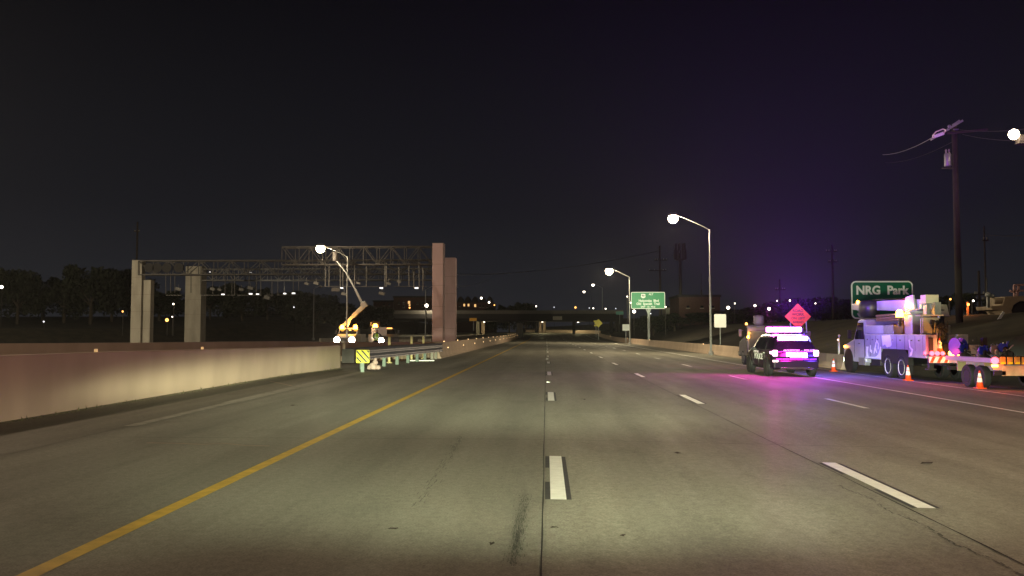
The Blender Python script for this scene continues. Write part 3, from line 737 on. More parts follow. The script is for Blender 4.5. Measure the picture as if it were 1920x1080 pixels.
# exit sign
Y = 128; a = P(1183, 547.5, Y); c = P(1247, 579, Y); w = c.x - a.x; h = a.z - c.z
t = thing("road_sign", "green exit sign for Holcombe Blvd and Old Spanish Trail right of the second lit lamp", "sign", ((a.x + c.x)/2, Y, c.z))
panel(t, w, h, M_green, h/2, r=.2); border(t, w, h, h/2, .2, .09, -.042)
text("lettering", "Holcombe  Blvd", .50, M_signwhite, t, (.1, -.045, h * .475), bold=.03, sx=.92)
text("lettering", "Old  Spanish  Trail", .50, M_signwhite, t, (0, -.045, h * .29), bold=.03, sx=.92)
text("lettering", "EXIT  1/2  MILE", .33, M_signwhite, t, (0, -.045, h * .115), bold=.03)
text("lettering", "ALT", .36, M_signwhite, t, (w * .09, -.045, h * .86), bold=.03)
k = MB(); k.prism([(x - w*.14, z + h*.77) for x, z in ((-.33, .16), (-.25, .30), (-.1, .27), (0, .32), (.1, .27), (.25, .30), (.33, .16), (.29, .02), (.36, -.16), (.2, -.31), (0, -.36), (-.2, -.31), (-.36, -.16), (-.29, .02))], -.041, -.05, 'y'); k.build("route_shield", M_signwhite, t)
text("lettering", "90", .42, M_black, t, (-w * .14, -.052, h * .77), bold=.02)
k = MB(); p = P(1217, 600, Y); k.box((0.1, .2, -3.2), (.3, .3, 6.4)); k.build("post", M_galv, t)
k = MB(); k.bar((0.1, .2, -.9), (-.35, .2, .2), .12); k.bar((.1, .2, -.9), (.5, .2, .2), .12); k.build("brace", M_galv, t)
for px, py in ((1183, 567), (1247, 575)):
    pass
# plain white signs
Y = 78; a = P(1339, 589, Y); c = P(1361.5, 614, Y)
t = thing("white_sign", "larger blank white sign on a thin post right of the tallest lamp's pole", "sign", ((a.x + c.x)/2, Y, c.z), group="white signs behind the right barrier")
panel(t, c.x - a.x, a.z - c.z, M_signwhite, (a.z - c.z)/2, r=.08); k = MB(); k.box((0, .04, -.6), (.07, .05, 3.2)); k.build("post", M_galv, t)
Y = 120; a = P(1167, 608, Y); c = P(1180, 620, Y)
t = thing("white_sign", "smaller blank white sign beside the foot of the second lit lamp's pole", "sign", ((a.x + c.x)/2, Y, c.z), group="white signs behind the right barrier")
panel(t, c.x - a.x, a.z - c.z, M_signwhite, (a.z - c.z)/2, r=.08); k = MB(); k.box((0, .04, -.6), (.07, .05, 2.2)); k.build("post", M_galv, t)
# grey sign on the bridge, yellow signs
Y = 236; a = P(1037, 592, Y); c = P(1055, 599, Y)
t = thing("grey_sign", "dim grey sign facing the highway in front of the overpass, above the middle lane", "sign", ((a.x + c.x)/2, 244.6, c.z)); panel(t, c.x - a.x, a.z - c.z, M_conc, (a.z - c.z)/2, r=.1)
k = MB(); k.box((.0, .12, .2), (.2, .14, .3)); k.build("bracket", M_steel, t)
Y = 190; p = P(1122, 606, Y)
t = thing("warning_sign", "bright yellow diamond warning sign under the right end of the overpass", "sign", (p.x, Y, p.z)); k = MB(); s = .93
k.prism([(0, -s), (s, 0), (0, s), (-s, 0)], 0, -.04, 'y'); k.build("panel", M_ysign, t)
k = MB(); k.box((0, .05, -2.0), (.1, .08, 3.6)); k.build("post", M_galv, t)
for nm, px, py, w_, h_, lab in (("plaque", 1117, 602.5, .9, .4, "small pale yellow plaque upper left of the yellow diamond sign"), ("arrow_plaque", 1117.5, 610.5, .9, .35, "small yellow plaque lower left of the yellow diamond sign")):
    p = P(px, py, Y + 1); k = MB(); k.prism(rrect(w_, h_, .06), 0, -.04, 'y'); t = thing(nm, lab, "sign", (p.x, Y + 1, p.z)); k.build("panel", M_ysign, t); k = MB(); k.box((0, .05, -1.3), (.07, .06, 2.6)); k.build("post", M_galv, t)
Y = 205; p = P(887, 599, Y)
t = thing("orange_sign", "small amber rectangular sign on a post right of the pinkish columns", "sign", (p.x, Y, p.z)); panel(t, 1.75, .72, mat("amber_sign_sheeting", (.95, .45, .02), .4, noise=.03), 0, r=.05)
k = MB(); k.box((.1, .05, -1.4), (.12, .08, 2.6)); k.build("post", M_galv, t)
Y = 242; p = P(1162, 587, Y)
t = thing("street_name_sign", "dim teal street sign at the right end of the overpass", "sign", (p.x, Y, p.z)); panel(t, 2.1, .9, mat("teal_sign_sheeting", (.02, .22, .18), .4), 0, r=.05)
k = MB(); k.box((.0, .1, -1.6), (.12, .08, 3.0)); k.build("post", M_galv, t)

# ---------------------------------------------------------------- trees
def make_crown(seed, w, h, n=2600, leaf=.42):
    r_ = random.Random(seed); k = MB(); cl = []
    for i in range(16):
        a = r_.uniform(0, 6.28); u = r_.random(); rr2 = w * .5 * math.sqrt(r_.random()) * .75
        cl.append((rr2 * math.cos(a), rr2 * math.sin(a), h * (.30 + .58 * u), w * r_.uniform(.14, .26) * (1.15 - .4 * u)))
    for i in range(n):
        c_ = r_.choice(cl); th = r_.uniform(0, 6.28); ph = math.acos(r_.uniform(-1, 1)); q = c_[3] * (r_.random() ** .4) * (1.15 if r_.random() < .12 else 1)
        x = c_[0] + q * math.sin(ph) * math.cos(th); y = c_[1] + q * math.sin(ph) * math.sin(th); z = c_[2] + q * math.cos(ph) * .85
        M = Matrix.Translation((x, y, z)) @ Euler((r_.uniform(0, 6), r_.uniform(0, 6), r_.uniform(0, 6))).to_matrix().to_4x4(); s = leaf * r_.uniform(.5, 1.3)
        k.add([(-s, 0, 0), (0, -s * .5, 0), (s, 0, 0.0), (0, s * .5, 0)], [(0, 1, 2, 3)], M)
    return k
def make_tree(seed, w, h):
    t = bpy.data.objects.new("tree", None); COL.objects.link(t)
    make_crown(seed, w, h).build("crown", M_leaf, t)
    k = MB(); r_ = random.Random(seed + 50); k.tube((0, 0, -.5), (.1, 0, h * .45), h * .035, h * .02, 8)
    for i in range(6):
        a = i * 1.05 + r_.random(); k.tube((.05, 0, h * (.25 + .03 * i)), (w * .28 * math.cos(a), w * .28 * math.sin(a), h * (.5 + .05 * i)), h * .014, h * .005, 5)
    k.build("trunk", M_bark, t); return t
protos = [make_tree(s, 10, 10) for s in (1, 2, 3)]; used = [0, 0, 0]
def tree(px, py_top, Y, wpx, lab, group, which, sq=None):
    p = P(px, py_top, Y); base = terr(p.x, Y); H_ = p.z - base; W_ = wpx * Y / 1600.0
    o = protos[which] if not used[which] else copy_tree(protos[which]); used[which] += 1
    o.location = (p.x, Y, base); o.scale = (W_ / 8.2, W_ / 8.2, H_ / 9.6); o.rotation_euler = (0, 0, px * .37)
    tag(o, lab, "tree", group); return o
TL = "dark trees behind the left side of the highway"; TR = "dark trees on the right horizon"
L_ = [(-12, 520, 200, 90, "dark tree at the left edge of the photo below the greenish light"), (35, 506, 190, 70, "pointed dark tree near the left edge, standing above its neighbours"), (82, 522, 205, 80, "broad dark tree filling the dip between the pointed tree and the tall grove"), (122, 518, 195, 76, "dark rounded tree just left of the tall grove"), (172, 501, 190, 84, "tallest rounded dark tree left of the leftmost gantry column"), (212, 505, 200, 66, "dark tree crowding against the leftmost gantry column"), (244, 512, 215, 70, "dark tree partly hidden by the leftmost gantry column"), (300, 545, 205, 76, "low dark tree between the leftmost columns"), (322, 551, 215, 70, "low dark tree left of the square column, behind the reddish light"), (395, 534, 210, 52, "dark tree just right of the square column"), (425, 545, 220, 60, "low dark tree behind the lit fixtures of the middle gantry"), (455, 534, 205, 56, "dark tree showing between hanging poles of the middle gantry"), (502, 540, 210, 42, "narrow dark tree above a hanging box on the gantry"), (538, 548, 215, 46, "small dark tree just left of the domed tree"), (590, 549, 205, 84, "wide domed dark tree behind the unlit lamp"), (632, 566, 215, 56, "low dark tree sloping down beside the boom"), (700, 574, 225, 60, "low dark tree behind the boom's elbow"), (560, 560, 215, 60, "dark tree filling below the domed tree")]
for i, (px, py, Y, w, lab) in enumerate(L_): tree(px, py, Y, w * 1.15, lab, TL, i % 3)
R_ = [(955, 571, 268, 34, "small dark tree above the overpass, left of the domed one"), (985, 568, 270, 34, "domed dark tree above the left part of the overpass"), (930, 578, 268, 34, "low dark tree beside the lit houses"), (1395, 578, 175, 60, "dark tree behind the police vehicle's left side"), (1435, 574, 170, 66, "dark tree directly above the police light bar"), (1470, 567, 165, 56, "dark tree left of the orange diamond sign"), (1505, 558, 170, 60, "tall dark tree behind the orange diamond sign"), (1540, 567, 170, 50, "dark tree just right of the orange diamond sign"), (1575, 559, 165, 60, "dark tree left of the green NRG Park sign"), (1608, 560, 170, 60, "dark tree mostly hidden by the green NRG Park sign"), (1320, 586, 180, 60, "low dark bush line in front of the dark building"), (1362, 582, 180, 50, "low dark tree right of the dark building"), (1265, 588, 175, 60, "low dark tree beneath the exit sign's right corner"), (1225, 592, 180, 50, "low dark tree beneath the exit sign"), (1765, 556, 110, 34, "small dark tree right of the green NRG Park sign"), (1800, 548, 80, 44, "reddish dark bush around the foot of the tall utility pole"), (1835, 576, 82, 40, "low dark bush right of the tall utility pole"), (1853, 560, 84, 20, "tiny round dark bush left of the beige machine")]
for i, (px, py, Y, w, lab) in enumerate(R_): tree(px, py, Y, w * 1.15, lab, TR, i % 3)

# ---------------------------------------------------------------- buildings
def house(label, x0px, x1px, top, Y, m, wins, depth=14, roof="flat", n_gable=0, winmat=None, unlit=0):
    a = P(x0px, top, Y); c = P(x1px, top, Y); base = max(0, terr(a.x, Y)) if Y < 300 else 1.0
    t = thing("building", label, "building", ((a.x + c.x)/2, Y, base)); w = c.x - a.x; h = a.z - base
    k = MB(); k.box((0, depth/2, h/2), (w, depth, h)); k.build("wall", m, t)
    if n_gable:
        k = MB()
        for i in range(n_gable):
            gx = -w/2 + w * (i + .5) / n_gable; gw = w / n_gable * .42
            k.prism([(gx - gw, h), (gx + gw, h), (gx + gw * .8, h + 1.2), (gx, h + 2.2), (gx - gw * .8, h + 1.2)], -.1, 5, 'y')
        k.build("roof", M_dark, t)
    else:
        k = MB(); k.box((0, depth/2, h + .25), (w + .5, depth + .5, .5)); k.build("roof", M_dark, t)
    for (px, py, wp, hp, lit) in wins:
        p = P(px, py, Y); k = MB(); k.box((p.x - t.location.x, -.06, p.z - base), (wp * Y / 1600, .1, hp * Y / 1600)); f = k.build("window", M_win if lit else M_glass, t)
        k = MB(); k.box((p.x - t.location.x, -.09, p.z - base - hp * Y / 3200 - .12), (wp * Y / 1600 + .3, .16, .18)); k.build("sill", M_conc, f)
    return t
house("dark red brick apartment block with a few lit windows left of the pinkish columns", 738, 812, 558, 290, M_brick, [(767, 567, 4, 5, 1), (768, 572, 3, 3, 1), (748, 568, 3, 4, 0), (757, 568, 3, 4, 0), (783, 568, 3, 4, 0), (793, 568, 3, 4, 0), (803, 568, 3, 4, 0), (793, 574, 3, 3, 0), (757, 575, 3, 3, 0)])
house("brick apartment wing with lit ground floor visible right of the boom", 700, 737, 566, 292, M_brick, [(709, 580, 4, 4, 1), (720, 571, 3, 4, 0), (730, 571, 3, 4, 0)])
house("row of gabled town houses with three lit windows right of the pinkish columns", 856, 925, 567, 300, M_brick, [(870.5, 572, 3, 4.5, 1), (878.5, 572, 3, 4.5, 1), (891, 573, 3.4, 5, 1), (862, 573, 2.5, 3, 0), (900, 574, 3, 3, 0), (906, 574, 3, 3, 0), (914, 574, 3, 3, 0)], n_gable=5)
house("flat-roofed dark building behind the tallest street lamp", 1273, 1350, 557, 190, M_brick, [(1290, 575, 5, 4, 0), (1316, 575, 5, 4, 0), (1336, 575, 5, 4, 0)])
house("low pale canopy building right of the exit sign", 1247, 1272, 577, 230, M_conc, [(1262, 583, 4, 3, 0), (1268, 583, 3, 3, 0)], 6)
t = thing("brick_chimney", "slim dark chimney on the dark building's roof", "chimney", P(1315, 557, 191)); k = MB(); k.tube((0, 0, -.5), (0, 0, 1.6), .25, .2); k.tube((0, 0, 1.6), (0, 0, 5.5), .06); k.build("shaft", M_steel, t)

# ---------------------------------------------------------------- distant point lights
dl = None
def far_light(px, py, s, m, lab, Y=340, post=True):
    p = P(px, py, Y); t = thing("distant_lamp", lab, "lamp", (p.x, Y, p.z), group="distant lamps on the horizon")
    k = MB(); k.ball((0, 0, 0), s * Y / 1600 / 2, n=8, m=6); k.build("lens", m, t)
    k = MB(); hh_ = max(1.0, min(9, p.z - 1)); k.tube((0, .2, .1), (0, .2, -hh_), .07, n=6); k.build("pole", M_steel, t)
F = [(1005, 574.5, 3, M_farlamp, "white distant lamp above the overpass just right of the domed tree"), (1039, 576, 1.8, M_dimlamp, "faint distant lamp above the overpass, second from left"), (1079, 576.5, 3.6, M_amberfar, "amber distant lamp above the middle of the overpass"), (1105, 577.5, 1.8, M_dimlamp, "faint distant lamp right of the amber one"), (1112.5, 578, 2.4, M_farlamp, "white distant lamp right of the amber one"), (1135.5, 579, 2.4, M_farlamp, "white distant lamp above the right end of the overpass"), (1154.5, 578.5, 2, M_dimlamp, "dim distant lamp above the teal street sign"), (1176, 556, 2.2, M_farlamp, "small white lamp just left of the exit sign's lamp pole"), (1182.5, 567.5, 2.4, M_farlamp, "tiny white lamp touching the exit sign's left edge"), (1189, 584, 6, M_farlamp, "bright warm lamp beneath the exit sign's left corner"), (1220, 588, 2, M_dimlamp, "dim lamp below the middle of the exit sign"), (1248, 575.5, 2.4, M_farlamp, "tiny white lamp at the exit sign's lower right corner"), (1365.5, 577, 6, M_farlamp, "bright distant lamp above the larger white sign"), (1378, 569, 2.4, M_farlamp, "small distant lamp upper right of the bright one over the white sign"), (1415.5, 573, 4.4, M_farlamp, "distant lamp over the trees left of the police light bar"), (1442, 579, 5.5, M_farlamp, "bright distant lamp right above the police light bar"), (1457, 564, 2, M_farlamp, "faint distant lamp left of the diamond sign's tip"), (1481, 563.5, 3, M_farlamp, "distant lamp just left of the orange diamond's tip"), (1529, 569, 2.2, M_farlamp, "tiny distant lamp right of the orange diamond"), (1782, 561, 3.6, M_amberfar, "small orange lamp left of the tall utility pole's foot"), (1825, 564, 3.6, M_farlamp, "small white lamp right of the tall utility pole's foot"), (902.5, 559, 4, M_farlamp, "white lamp above the gabled town houses"), (917, 567, 3.6, M_farlamp, "white lamp right of the gabled town houses"), (927, 572, 2.4, M_amberfar, "faint amber lamp right of the gabled town houses"), (799.5, 573, 7, M_farlamp, "bright round lamp beside the left edge of the pinkish columns"), (325, 570, 3.2, M_farlamp, "small white light between the leftmost columns"), (323, 594, 2.2, M_farlamp, "tiny white light above the reddish one between the columns"), (313, 600, 6.5, M_amberfar, "reddish orange light between the leftmost columns"), (230, 584, 3.2, M_amberfar, "dim reddish light left of the leftmost column"), (551, 576, 2.6, M_dimlamp, "tiny white light below the domed tree"), (3, 538, 6, M_farlamp, "greenish white lamp at the left edge of the photo"), (82, 603, 3.0, M_dimlamp, "faint pale light low in the left trees"), (768, 577, 3, M_amberfar, "warm porch light beneath the brick apartment block")]
for px, py, s, m, lab in F:
    Y = 340
    if px < 700: Y = 160
    if 1170 < px < 1700: Y = 150
    if px > 1700: Y = 75
    if 1000 < px < 1160: Y = 340
    if px in (799.5,): Y = 236
    if px in (768, 902.5, 917, 927): Y = 286
    far_light(px, py, s, m, lab, Y)
p = P(799.5, 571, 236); light("parapet_lamp_light", 'POINT', 2600, (1, .85, .55), (p.x, 243, p.z + .6), size=.3)

# ---------------------------------------------------------------- utility poles, towers and wires
def upole(px, top, Y, r, lab, arms, base=None, group="bare utility poles on the horizon"):
    p = P(px, top, Y); bz = terr(p.x, Y) - .5; t = thing("utility_pole", lab, "utility pole", (p.x, Y, bz), group=group)
    k = MB(); k.tube((0, 0, 0), (0, 0, p.z - bz), r, r * .75, 8); k.build("pole", M_wood, t)
    for (dz, wl, wr) in arms:
        k = MB(); k.bar((-wl, -.2, p.z - bz - dz), (wr, -.2, p.z - bz - dz), .14, .16); a_ = k.build("crossarm", M_wood, t)
        k = MB()
        for x in (-wl + .15, -wl * .5, wr * .5, wr - .15): k.lathe([(.04, 0), (.08, .08), (.05, .14), (.08, .2), (.03, .26)], (x, -.2, p.z - bz - dz + .08), 8)
        k.build("insulators", M_conc, a_)
    return t
upole(1237, 461, 190, .28, "bare pole with two crossarms rising behind the exit sign", [(3.2, 1.2, 1.6), (5.5, 2.5, 1.4)])
upole(1560, 459, 150, .24, "tall bare pole left of the green NRG Park sign", [(1.2, 1.2, .8), (3, .8, .8)])
upole(1462, 524, 170, .2, "short bare pole above the police vehicle", [(2, 1, 1)])
upole(1835, 508, 95, .16, "thin dark pole right of the tall utility pole", [(2.6, .7, .7), (3.2, .9, .5)])
upole(258, 416, 185, .25, "thin dark pole rising above the leftmost gantry column", [(2.2, .7, .7)])
upole(1845, 424, 90, .10, "very thin dark mast right of the tall utility pole", [(1.5, .3, .3)])
# cell tower
Y = 195; p = P(1275, 456, Y); t = thing("cell_tower", "cell tower with a square antenna platform behind the exit sign", "tower", (p.x, Y, terr(p.x, Y))); h = p.z - t.location.z
k = MB(); k.tube((0, 0, 0), (0, 0, h * .88), .45, .3, 10); k.build("mast", M_steel, t)
k = MB(); zc = P(1275, 487, Y).z - t.location.z
for a in range(4): 
    q0 = (1.15 * math.cos(a*1.57+.78)*1.2, 1.15 * math.sin(a*1.57+.78)*1.2); q1 = (1.38 * math.cos(a*1.57+2.35), 1.38 * math.sin(a*1.57+2.35)); k.bar((*q0, zc), (*q1, zc), .2)
k.build("platform", M_steel, t)
k = MB()
for i in range(9): k.box((1.3 * math.cos(i*.7), 1.3 * math.sin(i*.7), zc + 1.2), (.3, .25, 2.2))
k.build("antenna_panels", M_steel, t)
k = MB()
for i in range(7): k.box((1.1 * math.cos(i*.9), 1.1 * math.sin(i*.9), h - .9), (.28, .2, 1.7))
k.build("antenna_panels", M_steel, t)
# big utility pole
Y = 60; p = P(1789, 233, Y); bz = terr(p.x, Y) - .5
t = thing("utility_pole", "tallest wooden utility pole at right carrying a transformer can and lit insulators", "utility pole", (p.x, Y, bz)); h = p.z - bz
def L(px, py, dy=0): 
    q = P(px, py, Y + dy); return Vector((q.x - p.x, dy, q.z - bz))
k = MB(); k.tube((0, 0, 0), (0, 0, h), .24, .17, 12); k.build("pole", M_wood, t, smooth=True)
for (a, c_) in (((1745, 262), (1805, 226)), ((1776, 250), (1852, 243))):
    k = MB(); k.bar(L(*a, -.3), L(*c_, -.3), .12, .14); k.build("crossarm", M_wood if a[0] > 1750 else M_galv, t)
k = MB(); pts = [(1749, 254), (1755, 247), (1768, 242), (1773, 244), (1770, 250), (1757, 256), (1749, 258), (1749, 254)]
for u, v in zip(pts[:-1], pts[1:]): k.tube(L(*u, -.5), L(*v, -.5), .045, n=6)
k.build("insulator_loop", mat("glazed_porcelain", (.75, .74, .5), .3, noise=.1), t)
k = MB()
for i in range(5): k.tube(L(1752 + i * 3.6, 253 - i * 1.3, -.5), L(1755 + i * 3.6, 258 - i * 1.3, -.5), .06, .075, 6)
k.build("insulators", M_white, t)
k = MB(); k.tube(L(1786, 234, -.4), L(1799, 225.5, -.4), .05, n=6); k.ball(L(1780, 237, -.4), .12); k.ball(L(1778, 242.5, -.4), .1); k.tube(L(1788, 242.5, -.4), L(1797, 242.5, -.4), .05, n=6); k.build("switch_arm", M_galv, t)
k = MB(); c_ = L(1777, 300, -.3); k.lathe([(.20, -.45), (.23, -.42), (.23, .38), (.19, .46), (.05, .48)], c_, 14); can = k.build("transformer", M_galv, t, smooth=True)
k = MB(); 
for dx in (-.1, .1): k.lathe([(.04, 0), (.07, .08), (.04, .14), (.07, .2), (.03, .3)], c_ + Vector((dx, 0, .46)), 8)
k.build("bushing", M_conc, can)
k = MB(); k.bar(c_ + Vector((-.35, .1, -.55)), Vector((.1, 0, c_.z - .55)), .1); k.bar(c_ + Vector((0, .1, -.3)), Vector((0, 0, c_.z - .3)), .08); k.build("bracket", M_steel, t)
def wire(a, b_, sag, lab, r=.02, m=M_steel, n=14, group="overhead wires"):
    k = MB(); prev = a
    for i in range(1, n + 1):
        u = i / n; q = a.lerp(b_, u) - Vector((0, 0, sag * 4 * u * (1 - u))); k.tube(prev, q, r, n=5, caps=False); prev = q
    return tag(k.build("wire", m), lab, "wire", group)
Mw = mat("aluminium_wire", (.5, .48, .47), .4, .6, noise=.05)
wire(P(1748, 258, 59.5), P(1655, 290, 85), .3, "bright upper wire running left from the lit insulators", .022, Mw)
wire(P(1786, 266, 60), P(1660, 305, 90), .4, "faint lower wire running left from the tall utility pole", .018)
wire(P(1797, 243, 59.6), P(1960, 236, 45), .2, "upper wire running right from the tall utility pole", .018)
wire(P(1805, 252, 59.6), P(1960, 262, 45), .2, "second wire running right from the tall utility pole", .018)
wire(P(1237, 470, 190), P(850, 512, 300), 2.0, "faint long wire from the horizon pole to the left, topmost", .05)
wire(P(850, 515, 150), P(1000, 506, 260), .5, "pale wire right of the pinkish columns, upper", .035, Mw)
wire(P(850, 539, 150), P(925, 523, 220), .3, "pale wire right of the pinkish columns, lower", .03, Mw)
wire(P(1845, 440, 90), P(1960, 437, 80), .2, "dark wire at the right edge below the lamp", .03)
# lamp at the far right edge
Y = 55; p = P(1901, 252, Y); t = thing("flood_lamp", "glaring lamp at the right edge of the photo with a boxy housing below it", "lamp", (p.x, Y, p.z))
k = MB(); k.ball((0, 0, 0), .33, (1, .7, 1), 14, 9); k.build("lens", M_lamp, t, smooth=True)
k = MB(); k.box((.75, .3, -.35), (.75, .5, .5), (0, R(10), 0)); k.build("housing", M_steel, t)
k = MB(); k.bar((0, .3, 0), (2.2, .3, -.1), .14); k.tube((2.2, .3, .6), (2.2, .3, -p.z + 2.2), .16, .2, 10); k.build("pole", M_wood, t)
light("flood_light", 'POINT', 350, (1, .78, .5), (-.1, -.6, -.1), t, .2)
# ---------------------------------------------------------------- vehicles
def wheel(parent, x, y, r, w=.26, rim=None, out=1, z=None):
    e = bpy.data.objects.new("wheel", None); COL.objects.link(e); e.parent = parent; e.location = (x, y, r if z is None else z); e.rotation_euler = (0, R(90) * out, 0)
    k = MB(); k.lathe([(r * .62, -w/2), (r * .93, -w/2), (r, -w/2 + .04), (r, w/2 - .04), (r * .93, w/2), (r * .62, w/2 - .01)], n=28); k.build("tyre", M_rubber, e, smooth=False)
    k = MB(); k.lathe([(.02, w/2 - .10), (r * .2, w/2 - .02), (r * .24, w/2 - .06), (r * .5, w/2 - .10), (r * .58, w/2 - .01), (r * .63, w/2 + .004), (r * .63, -w/2)], n=28)
    for i in range(8):
        a = i * math.pi / 4; k.tube((r*.38*math.cos(a), r*.38*math.sin(a), w/2 - .10), (r*.38*math.cos(a), r*.38*math.sin(a), w/2 - .04), r * .05, n=6)
    k.build("rim", rim or M_galv, e); return e
def loft(stations, half):
    """stations: list of (y, params); half(params) -> right half ring from bottom centre to top centre"""
    k = MB(); vs = []; n = None
    for y, pr in stations:
        h = half(pr); ring = h + [(-x, z) for x, z in reversed(h[1:-1])]; n = len(ring)
        vs += [(x, y, z) for x, z in ring]
    fs = [(j*n+i, j*n+(i+1) % n, (j+1)*n+(i+1) % n, (j+1)*n+i) for j in range(len(stations)-1) for i in range(n)]
    fs += [tuple(range(n)), tuple((len(stations)-1)*n + i for i in range(n))]
    k.add(vs, fs); return k
def lampbox(parent, name, c, d, m, bevel=.015, rot=(0, 0, 0)):
    k = MB(); k.box(c, d, rot); return k.build(name, m, parent, bevel=bevel)

# police vehicle -----------------------------------------------------
px0, py0 = 10.36, 36.0
suv = thing("police_car", "black police sport utility vehicle with blazing magenta and violet roof lights, seen from behind", "police car", (px0, py0, rz(px0, py0 + 1)))
def half(p):
    zb, belt, roof, w, wr = p
    return [(0, zb), (w * .86, zb), (w * .97, zb + .12), (w, (zb + belt) * .5), (w * .985, belt - .05), (w * .95, belt), (wr, roof - .09), (wr - .10, roof - .015), (0, roof)]
ST = [(0.0, (.42, .80, .86, .90, .84)), (.05, (.36, .92, 1.0, .96, .88)), (.16, (.32, 1.06, 1.14, .99, .86)), (.36, (.30, 1.10, 1.50, 1.0, .78)), (.60, (.30, 1.11, 1.72, 1.0, .74)), (1.1, (.30, 1.11, 1.785, 1.0, .72)), (2.2, (.30, 1.09, 1.80, 1.0, .72)), (2.9, (.30, 1.08, 1.76, 1.0, .72)), (3.35, (.30, 1.07, 1.50, 1.0, .78)), (3.72, (.30, 1.06, 1.15, .99, .86)), (4.4, (.32, 1.0, 1.07, .97, .86)), (4.85, (.36, .86, .95, .90, .80)), (5.0, (.42, .64, .74, .78, .70))]
loft(ST, half).build("body", M_police, suv, smooth=False, bevel=.02)
def sidepane(k, y0, y1, y2, y3, zl, zh, side):
    # quad lying just outside the greenhouse side
    def xs_(z, y): 
        for (a, pa), (b_, pb) in zip(ST[:-1], ST[1:]):
            if a <= y <= b_:
                u = (y - a) / (b_ - a); q = [pa[i] + (pb[i]-pa[i]) * u for i in range(5)]
                s = (z - q[1]) / max(.05, (q[2] - .09 - q[1])); return q[3] * .95 + (q[4] - q[3] * .95) * min(1, max(0, s)) + .008
        return 1
    pts = [(y0, zl), (y1, zl), (y2, zh), (y3, zh)]
    vs = [(side * xs_(z, y), y, z) for y, z in pts]; vs2 = [(v[0] - side * .03, v[1], v[2]) for v in vs]
    k.add(vs + vs2, [(0, 1, 2, 3), (0, 4, 5, 1), (1, 5, 6, 2), (2, 6, 7, 3), (3, 7, 4, 0)])
for s_ in (-1, 1):
    for (a, b_, c_, d_) in ((.55, 1.15, 1.12, .72), (1.25, 2.12, 2.1, 1.22), (2.22, 3.2, 2.85, 2.2)):
        k = MB(); sidepane(k, a, b_, c_, d_, 1.15, 1.62, s_); k.build("window", M_glass, suv)
    k = MB(); k.box((s_ * 1.0, 3.15, 1.12), (.22, .12, .16)); k.build("mirror", M_black, suv, bevel=.03)
    for yy in (1.35, 2.4):
        k = MB(); k.box((s_ * .995, yy, .98), (.04, .2, .035)); k.build("door_handle", M_chrome, suv)
    for ys_ in (1.18, 2.17, 3.2): k = MB(); k.box((s_ * 1.0, ys_, .72), (.006, .015, .74)); k.build("door_seam", M_black, suv)
    for yy in (.88, 3.98):
        k = MB(); k.lathe([(.02, -.02), (.45, -.02), (.45, .012), (.40, .02), (.02, .02)], (s_ * .985, yy, .42), 28, (0, R(90) * s_, 0)); k.build("wheel_arch", M_black, suv)
        wheel(suv, s_ * .90, yy, .385, .27, M_steel, s_)
    lampbox(suv, "tail_lamp", (s_ * .84, .02, .985), (.20, .10, .25), M_tail, .03)
    lampbox(suv, "tail_lamp", (s_ * .955, .22, 1.0), (.07, .26, .12), M_tail, .03)
    lampbox(suv, "bumper_reflector", (s_ * .74, -.035, .60), (.26, .02, .04), M_redrefl, .005)
    k = MB(); k.lathe([(.045, -.15), (.05, 0), (.04, 0)], (s_ * .55, .02, .33), 12, (R(90), 0, 0)); k.build("exhaust_tip", M_chrome, suv)
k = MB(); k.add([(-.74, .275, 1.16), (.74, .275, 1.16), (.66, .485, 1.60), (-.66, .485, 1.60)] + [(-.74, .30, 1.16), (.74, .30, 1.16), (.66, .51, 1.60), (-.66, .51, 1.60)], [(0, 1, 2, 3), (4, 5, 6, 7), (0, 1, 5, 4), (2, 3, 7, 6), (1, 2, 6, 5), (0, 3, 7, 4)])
k.build("rear_window", M_magsoft, suv)  # glass given its own magenta glow
k = MB(); k.add([(.34, .268, 1.17), (.73, .268, 1.17), (.65, .478, 1.59), (.34, .478, 1.59), (.34, .3, 1.17), (.73, .3, 1.17), (.65, .5, 1.59), (.34, .5, 1.59)], [(0, 1, 2, 3), (0, 1, 5, 4), (1, 2, 6, 5), (3, 2, 6, 7), (0, 3, 7, 4)]); k.build("rear_window", M_violetsoft, suv)  # violet glow pane laid over the right of the window
for i in range(5): lampbox(suv, "liftgate_glow_strip", (-.66 + i * .30, .03, 1.045), (.26, .05, .035), M_magsoft if i < 4 else M_violetsoft, .01)  # glow strips added to colour the liftgate
for i in range(6): lampbox(suv, "bumper_glow_strip", (-.70 + i * .28, -.082, .735 - .0 * i), (.25, .03, .06), M_magsoft if i < 4 else M_violetsoft, .01)  # added glow strips for the magenta cast on the bumper
k = MB(); k.box((0, -.0, .52), (1.84, .16, .34)); k.build("bumper", M_police, suv, bevel=.05)
k = MB(); k.box((0, -.03, .37), (1.3, .14, .09)); k.box((-.5, -.09, .355), (.3, .02, .03)); k.box((.12, -.09, .34), (.34, .02, .03)); k.box((.62, -.09, .36), (.26, .02, .03)); k.build("skid_plate", M_chrome, suv, bevel=.01)
k = MB(); k.prism(rrect(.54, .21, .03, 3, .02, .90), .035, .0, 'y'); pl_ = k.build("licence_plate", mat("glowing_plate", (.9, .9, .9), .4, emit=1.6, ecol=(1, .85, 1)), suv)  # plate's headlight return painted as emission
k = MB(); k.box((0, .045, .9), (.8, .03, .28)); k.build("plate_recess", M_black, suv, bevel=.01)
lampbox(suv, "rear_strobe", (-.28, -.005, .93), (.22, .04, .16), M_magl, .03); lampbox(suv, "rear_strobe", (.38, -.005, .90), (.20, .04, .2), M_blul, .03)
